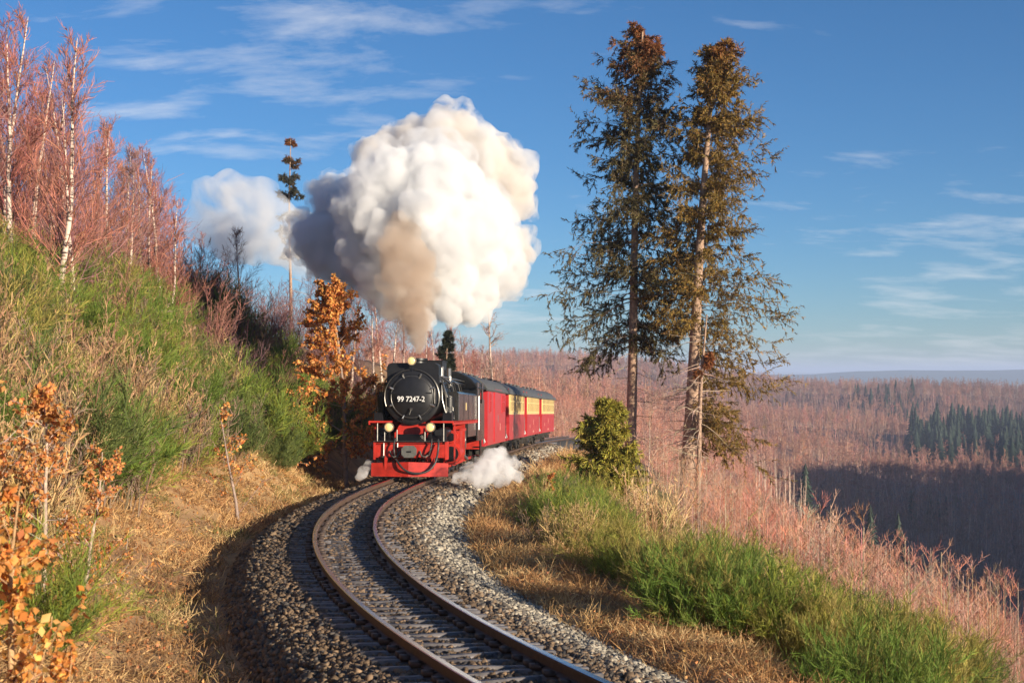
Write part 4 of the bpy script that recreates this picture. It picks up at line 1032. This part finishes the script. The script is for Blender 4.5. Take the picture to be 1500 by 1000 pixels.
# ------------------------------------------------------------------ young growth on the valley-side slope, and the valley woods
def template(nb, wt, wb, low, spread, sub=0, wsub=.001):
    mb = MB(); z = RNG.uniform(low, .92, nb); a = RNG.uniform(0, 6.283, nb)
    mb.ribbons(np.zeros((2, 3)) - np.array([0, 0, .04]), np.array([[0, 0, .92]] * 2), wt, wt * .4, (1, 1, 1), 0, np.array([[1., 0, 0], [0, 1., 0]]))
    L = ((1.0 - z) * spread + .08) * RNG.uniform(.6, 1.15, nb)
    br = grow(np.c_[z * 0, z * 0, z], np.c_[np.cos(a), np.sin(a), np.full(nb, .95)], L, 2, .15, .12)
    mb.ribbon_lines(br, wb, wb * .4)
    if sub:
        p, d, _ = sprout(br, sub, .15, 1, .65); mb.ribbons(p, p + unit(d + np.array([0, 0, .25])) * (np.repeat(L, sub) * RNG.uniform(.2, .55, len(p)))[:, None], wsub, wsub * .5)
    V, C, Q, T, _, _ = mb.arrays()
    return V, Q, np.r_[np.zeros(8), np.ones(len(V) - 8)]
def wood(mb, x, y, z, h, wid, ccrown, cstem, tmpl):
    k = RNG.integers(0, len(tmpl), len(x))
    for j, (V, Q, isbr) in enumerate(tmpl):
        m = k == j; n = int(m.sum())
        if not n: continue
        a = RNG.uniform(0, 6.283, n); ca, sa = np.cos(a)[:, None], np.sin(a)[:, None]
        X = V[None, :, 0] * ca - V[None, :, 1] * sa; Y = V[None, :, 0] * sa + V[None, :, 1] * ca
        W = np.stack([X * wid[m][:, None] + x[m][:, None], Y * wid[m][:, None] + y[m][:, None], V[None, :, 2] * h[m][:, None] + z[m][:, None]], -1)
        c = ccrown[m][:, None] * isbr[None, :, None] + cstem[m][:, None] * (1 - isbr[None, :, None])
        mb.add(W, (np.arange(n)[:, None, None] * len(V) + Q[None]), None, c.reshape(-1, 3))
tm_s = [template(13, .0042, .0019, .10, .40, 9, .0012) for _ in range(7)]
n = 2300
d = 24 + 86 * RNG.uniform(0, 1, n) ** 1.1; px = RNG.uniform(940, 1620, n); x = (px - 750) * d / 2000
uu = U(x, d); ok = (uu > 8.4) & (uu < 75); x, d = x[ok], d[ok]; n = len(x)
hh = RNG.uniform(1.5, 3.0, n)
mbs = MB(); wood(mbs, x, d, H(x, d), hh, hh, np.where(RNG.uniform(size=(n, 1)) < .3, cvar((.36, .26, .20), n, .25), cvar((.49, .225, .15), n, .25, .12)), cvar((.58, .44, .34), n, .2), tm_s)
tag(mbs.build('sapling_scrub', 'twig'), 'coral pink mass of bare young birch scrub covering the valley-side slope', 'scrub', kind='stuff')

M['wood'] = None
def wood_mat():
    m, nt, out = new_mat('wood_twigs'); b = N(nt, 'ShaderNodeBsdfPrincipled', inp={'Roughness': .85})
    a = N(nt, 'ShaderNodeVertexColor', layer_name='Col'); t = N(nt, 'ShaderNodeAttribute', attribute_type='INSTANCER', attribute_name='tint')
    mx = N(nt, 'ShaderNodeMix', data_type='RGBA', blend_type='MULTIPLY', inp={'Factor': 1.0}); K(nt, a, 0, mx, 6); K(nt, t, 'Color', mx, 7); K(nt, mx, 2, b, 'Base Color'); K(nt, b, 0, out, 'Surface')
    return m
M['wood'] = wood_mat()
def crown_tree(h, r, low, nb, n2, n3, spread, w1, w2, stem, seed):
    global RNG
    keep = RNG; RNG = np.random.default_rng(seed); mb = MB()
    tn = grow([[0, 0, -.6]], [[RNG.normal() * .04, RNG.normal() * .04, 1]], h * .92 + .6, 6, .05, .05)
    mb.tubes(tn, (r * (1 - np.linspace(0, 1, 7) * .85))[None], 5, np.array([stem]))
    p, d, t = sprout(tn, nb, low, .98, .75, .25); L = h * spread * (1.15 - t) * RNG.uniform(.6, 1.15, nb)
    br = grow(p, d, L, 3, .14, .14); mb.tubes(br, np.outer(np.full(nb, r * .28), [1, .75, .5, .25]), 3, np.array([np.array(stem) * .8]).repeat(nb, 0))
    p, d, _ = sprout(br, n2, .2, 1, .7); L2 = np.repeat(L, n2) * .42 * RNG.uniform(.5, 1.2, len(p)); tw = grow(p, d, L2, 2, .1, .15); mb.ribbon_lines(tw, w1, w1 * .6)
    p, d, _ = sprout(tw, n3, .15, 1, .65); mb.ribbons(p, p + d * (np.repeat(L2, n3) * .5)[:, None], w2, w2 * .6)
    RNG = keep
    return mb.mesh('beech', 'wood')
def scatter(label, template, x, y, z, sc, tint):
    n = len(x); me = bpy.data.meshes.new('valley_forest'); me.vertices.add(n); me.vertices.foreach_set('co', np.stack([x, y, z], -1).astype(np.float32).ravel())
    for nm, dat in (('scl', sc), ('rot', np.c_[np.zeros(n), np.zeros(n), RNG.uniform(0, 6.28, n)]), ('tint', tint)):
        a = me.attributes.new(nm, 'FLOAT_VECTOR', 'POINT'); a.data.foreach_set('vector', np.asarray(dat).astype(np.float32).ravel())
    o = bpy.data.objects.new('valley_forest', me); COL.objects.link(o)
    ng = bpy.data.node_groups.new('scatter', 'GeometryNodeTree')
    ng.interface.new_socket('Geometry', in_out='INPUT', socket_type='NodeSocketGeometry'); ng.interface.new_socket('Geometry', in_out='OUTPUT', socket_type='NodeSocketGeometry')
    gi = ng.nodes.new('NodeGroupInput'); go = ng.nodes.new('NodeGroupOutput'); ip = ng.nodes.new('GeometryNodeInstanceOnPoints'); ob = ng.nodes.new('GeometryNodeObjectInfo')
    ob.inputs['Object'].default_value = template
    for nm, sock in (('scl', 'Scale'), ('rot', 'Rotation')):
        na = ng.nodes.new('GeometryNodeInputNamedAttribute'); na.data_type = 'FLOAT_VECTOR'; na.inputs['Name'].default_value = nm; ng.links.new(na.outputs[0], ip.inputs[sock])
    ng.links.new(gi.outputs[0], ip.inputs['Points']); ng.links.new(ob.outputs['Geometry'], ip.inputs['Instance']); ng.links.new(ip.outputs[0], go.inputs[0])
    md = o.modifiers.new('scatter', 'NODES'); md.node_group = ng
    return tag(o, label, 'forest', kind='stuff')
def forest(n, dlo, dhi, meshes, h0, hfun, crown_a, crown_b, pxlo, pxhi, keepf, label, tree_label, group):
    d = np.sqrt(RNG.uniform(dlo ** 2, dhi ** 2, n)); px = RNG.uniform(pxlo, pxhi, n); x = (px - 750) * d / 2000
    z = H(x, d); uu = U(x, np.minimum(d, 150)); py = 545 - z / d * 2000
    ok = keepf(px, d, py, uu); x, d, z, px = x[ok], d[ok], z[ok], px[ok]; n = len(x)
    s_ = hfun(px, d) * RNG.uniform(.6, 1.15, n) / h0
    patch = np.clip(fbm(x, d, 110, 55) * 1.8 + .5, 0, 1)[:, None]
    cc = (np.array(crown_a) * patch + np.array(crown_b) * (1 - patch)) * RNG.uniform(.6, 1.4, (n, 1)) * (1 + RNG.normal(size=(n, 3)) * .06)
    k = RNG.integers(0, len(meshes), n)
    for j, me in enumerate(meshes):
        m = np.flatnonzero(k == j); f = m[0]
        t = bpy.data.objects.new('bare_tree', me); COL.objects.link(t); t.location = (x[f], d[f], z[f]); t.scale = (s_[f],) * 3
        tag(t, tree_label, 'bare tree', group); m = m[1:]
        w = s_[m] * RNG.uniform(.85, 1.25, len(m))
        scatter(label, t, x[m], d[m], z[m], np.c_[w, w, s_[m]], cc[m])
young = [crown_tree(5.0, .045, .12, 16, 5, 4, .30, .012, .008, (1.15, 1.5, 1.7), 300 + i) for i in range(4)]
forest(4200, 105, 430, young, 5.0, lambda px, d: np.interp(d, [105, 200, 430], [3.0, 4.6, 8.0]), (.50, .21, .135), (.38, .19, .135), 540, 1130,
       lambda px, d, py, uu: ~((d < 150) & (np.abs(uu) < 5)) & ~((d < 140) & (uu > 8) & (px > 950)), 'pinkish young birch wood on the slope behind the train', 'bare pinkish young birch in the wood behind the train', 'young birches behind the train')
old = [crown_tree(17.0, .17, .38, 15, 6, 4, .30, .05, .036, (1.25, 1.6, 1.75), 320 + i) for i in range(5)]
forest(17000, 380, 1480, old, 17.0, lambda px, d: np.full(len(d), 16.0), (.42, .195, .13), (.29, .155, .12), 540, 1640,
       lambda px, d, py, uu: ~((px > 1325) & (d > 790) & (d < 940) & (py < 665)) & ~((d < 430) & (px < 1130)), 'bare russet brown beech forest covering the valley hills', 'bare beech tree in the woods across the valley', 'beeches across the valley')

# dark conifers
def conifer_mesh(seed):
    r = np.random.default_rng(seed); mb = MB(); mb.tube([(0, 0, -.03), (0, 0, .5)], [.012, .008], 5, 0, (.10, .07, .05))
    for i in range(13):
        z = .08 + .9 * i / 13; rad = .20 * (1 - i / 13.3) ** .85; k = 9
        a = r.uniform(0, 6.28) + np.arange(k) * 6.283 / k
        for q in a:
            l = rad * r.uniform(.7, 1.2); s = .32 * l + .008
            c, s_ = math.cos(q), math.sin(q)
            mb.add([(0, 0, z + .075), (c * l - s_ * s, s_ * l + c * s, z - .02), (c * l * 1.12, s_ * l * 1.12, z - .03), (c * l + s_ * s, s_ * l - c * s, z - .02)], [(0, 1, 2, 3)], None, np.array((.030, .050, .028)) * r.uniform(.6, 1.4))
    return mb.mesh('conifer', 'needle')
cv = [conifer_mesh(i) for i in range(4)]
def conifer(px, d, h, label, group=None):
    x = (px - 750) * d / 2000
    o = bpy.data.objects.new('spruce_tree', random.choice(cv)); COL.objects.link(o); o.location = (x, d, ground(x, d)); w = h * random.uniform(.85, 1.1)
    o.scale = (w, w, h); o.rotation_euler = (0, 0, random.uniform(0, 6.28)); tag(o, label, 'spruce tree', group)
for i in range(170):
    t = random.random(); px = 1335 + 185 * t + random.uniform(-8, 8); d = random.uniform(800, 800 + 50 + 80 * min(1, t * 2))
    conifer(px, d, random.uniform(15, 24), 'dark green spruce in the conifer stand on the opposite hill', 'conifer stand on the opposite hill')
for i in range(34):
    conifer(random.uniform(1235, 1345), random.uniform(1020, 1180), random.uniform(12, 18), 'spruce scattered among bare trees along the opposite ridge', 'scattered spruces on the ridge')
conifer(1335, 560, 13.5, 'lone pointed spruce standing in the sunlit valley bottom')
for px, d in ((1362, 575), (1374, 570), (1386, 578)): conifer(px, d, 8.5, 'small dark spruce beside the lone pointed spruce in the valley', 'small spruces in the valley bottom')
for px, d in ((1275, 300), (1316, 310), (1180, 330)): conifer(px, d, 16, 'dark spruce standing in the shaded valley below the slope', 'spruces in the shaded valley')

# ================================================================== SMOKE AND STEAM
def ico(sub):
    bm = bmesh.new(); bmesh.ops.create_icosphere(bm, subdivisions=sub, radius=1.0)
    V = np.array([v.co for v in bm.verts]); T = np.array([[v.index for v in f.verts] for f in bm.faces]); bm.free(); return V, T
def billow(name, blobs, voxel, m, label, seed, kids1=16, kids2=7, f1=.40, f2=.42, kids3=0):
    r = np.random.default_rng(seed); S = []
    for px, py, rp, d in blobs:
        c = np.array(at(px, py, d)); R = rp * d / 2000
        S.append((c, R * .92))
        for i in range(kids1):
            v = unit(r.normal(size=3)); R1 = R * f1 * r.uniform(.7, 1.25); c1 = c + v * (R * 1.0 - R1 * .55); S.append((c1, R1))
            for j in range(kids2):
                w = unit(v * .7 + r.normal(size=3)); R2 = R1 * f2 * r.uniform(.7, 1.3); c2 = c1 + w * (R1 * 1.0 - R2 * .45); S.append((c2, R2))
                for q in range(kids3):
                    y_ = unit(w * .8 + r.normal(size=3)); R3 = R2 * .45 * r.uniform(.6, 1.3); S.append((c2 + y_ * (R2 - R3 * .4), R3))
    V1, T1 = ico(2); C = np.array([s[0] for s in S]); R = np.array([s[1] for s in S])
    ctr = C.mean(0)
    mb = MB().add(V1[None] * R[:, None, None] + (C - ctr)[:, None], None, np.arange(len(S))[:, None, None] * len(V1) + T1[None])
    o = mb.build(name, m); o.location = ctr
    md = o.modifiers.new('remesh', 'REMESH'); md.mode = 'VOXEL'; md.voxel_size = voxel
    sm_ = o.modifiers.new('smooth', 'SMOOTH'); sm_.factor = .5; sm_.iterations = 2
    dg = bpy.context.evaluated_depsgraph_get(); me = bpy.data.meshes.new_from_object(o.evaluated_get(dg)); o.modifiers.clear(); o.data = me
    me.materials.clear(); me.materials.append(M[m]); me.polygons.foreach_set('use_smooth', np.ones(len(me.polygons), bool))
    return tag(o, label, 'smoke', kind='stuff')
def wisp_mat(name, color, density, scale, lo, hi):
    m, nt, out = new_mat(name); v = N(nt, 'ShaderNodeVolumePrincipled', inp={'Color': (*color, 1)}); tcn = N(nt, 'ShaderNodeTexCoord')
    no = N(nt, 'ShaderNodeTexNoise', inp={'Scale': scale, 'Detail': 3.0, 'Roughness': .6, 'Distortion': .6}); K(nt, tcn, 'Object', no, 'Vector')
    mr = N(nt, 'ShaderNodeMapRange', inp={'From Min': lo, 'From Max': hi, 'To Min': 0.0, 'To Max': density}); K(nt, no, 0, mr, 'Value'); K(nt, mr, 0, v, 'Density'); K(nt, v, 0, out, 'Volume')
    return m
M['smoke_white'] = volume_mat('smoke_white', (.94, .945, .955), 2.6, -.1)
M['smoke_tan'] = volume_mat('smoke_tan', (.93, .89, .845), 1.8, -.1)
M['smoke_brown'] = wisp_mat('smoke_brown', (.78, .67, .57), 2.0, 1.1, .26, .64)
M['smoke_wisp'] = wisp_mat('smoke_wisp', (.95, .955, .965), 2.6, 1.4, .42, .66)
M['smoke_thin'] = wisp_mat('smoke_thin', (.98, .98, .985), .9, .35, .36, .62)
M['steam'] = wisp_mat('steam', (.985, .985, .99), 5.0, 2.2, .36, .62)
white_blobs = [(600, 260, 52, 46), (560, 300, 64, 46), (640, 268, 62, 46.5), (690, 330, 72, 47), (620, 340, 92, 46), (540, 362, 48, 46), (690, 392, 60, 47), (655, 404, 54, 46), (560, 404, 42, 45.5), (692, 440, 34, 46.5), (655, 450, 26, 45.4), (575, 445, 24, 45.2), (620, 470, 18, 44.2)]
left_blobs = [(475, 345, 42, 49.5), (452, 360, 26, 49), (505, 310, 48, 50), (482, 385, 30, 49), (480, 282, 24, 50), (520, 400, 26, 48)]
rear_blobs = [(660, 205, 44, 51), (605, 205, 32, 51), (700, 222, 40, 51), (738, 268, 42, 51), (762, 296, 24, 51), (715, 250, 48, 51), (752, 368, 32, 50), (745, 405, 24, 50), (548, 232, 30, 51), (575, 205, 22, 51), (672, 182, 22, 51)]
billow('smoke', white_blobs, .055, 'smoke_white', 'white billowing smoke cloud above the locomotive', 3, kids3=4)
billow('smoke', left_blobs, .07, 'smoke_white', 'shaded bluish smoke lobe reaching uphill from the white cloud', 9, kids3=3)
billow('smoke', rear_blobs, .065, 'smoke_tan', 'tan tinted smoke drifting behind the white smoke cloud', 4, kids3=4)
billow('smoke_wisps', [(a, b_, c * 1.10 + 5, d) for a, b_, c, d in white_blobs[:9] + left_blobs + rear_blobs], .12, 'smoke_wisp', 'thin torn smoke wisps around the edge of the cloud', 12, 12, 4)
M['smoke_jet'] = volume_mat('smoke_jet', (.70, .60, .52), 3.0, 0)
billow('exhaust_smoke', [(614, 514, 6, 42.75), (614, 506, 9, 42.75), (612, 495, 13, 42.75), (610, 481, 17, 42.8), (606, 465, 20, 42.9), (603, 448, 21, 43.1)], .05, 'smoke_jet', 'dense grey brown smoke jet just above the chimney', 15, 12, 5)
billow('exhaust_smoke', [(614, 512, 8, 42.7), (613, 502, 12, 42.7), (611, 488, 18, 42.8), (607, 468, 27, 42.9), (602, 442, 38, 43.1), (597, 410, 46, 43.3), (592, 376, 42, 43.6), (590, 345, 32, 44.0)], .06, 'smoke_brown', 'brown column of exhaust smoke rising from the chimney', 5, 12, 5, kids3=3)
billow('drifting_smoke', [(350, 300, 52, 84), (310, 292, 34, 84), (395, 318, 44, 84), (345, 345, 50, 84), (405, 355, 40, 84), (300, 330, 36, 84), (432, 335, 34, 84), (440, 375, 34, 84)], .22, 'smoke_thin', 'thin white smoke drifting away above the wooded bank', 6, 10, 4)
billow('steam', [(672, 700, 11, 40.0), (690, 694, 17, 40.3), (712, 690, 22, 40.6), (735, 692, 20, 40.8), (724, 672, 19, 41.2), (748, 680, 15, 41.3), (702, 704, 14, 40.2), (758, 697, 10, 41), (705, 678, 13, 41), (735, 662, 11, 41.5)], .045, 'steam', 'white steam drifting over the ballast beside the locomotive and baggage carriage', 7, 9, 4)
billow('steam', [(532, 690, 10, 41.2), (540, 682, 9, 41.6), (527, 698, 7, 41)], .04, 'steam', 'small white steam puff between the plough and the uphill bank', 8, 8, 4)

# ================================================================== HAZE
hb_ = MB().box(-52000, 52000, -2500, 47500, -130, 62)
hz = hb_.build('haze', 'black', fix=True)
M['haze'] = volume_mat('haze', (.60, .73, 1.0), .00018, 0.0)
hz.data.materials.clear(); hz.data.materials.append(M['haze'])
tag(hz, kind='stuff')
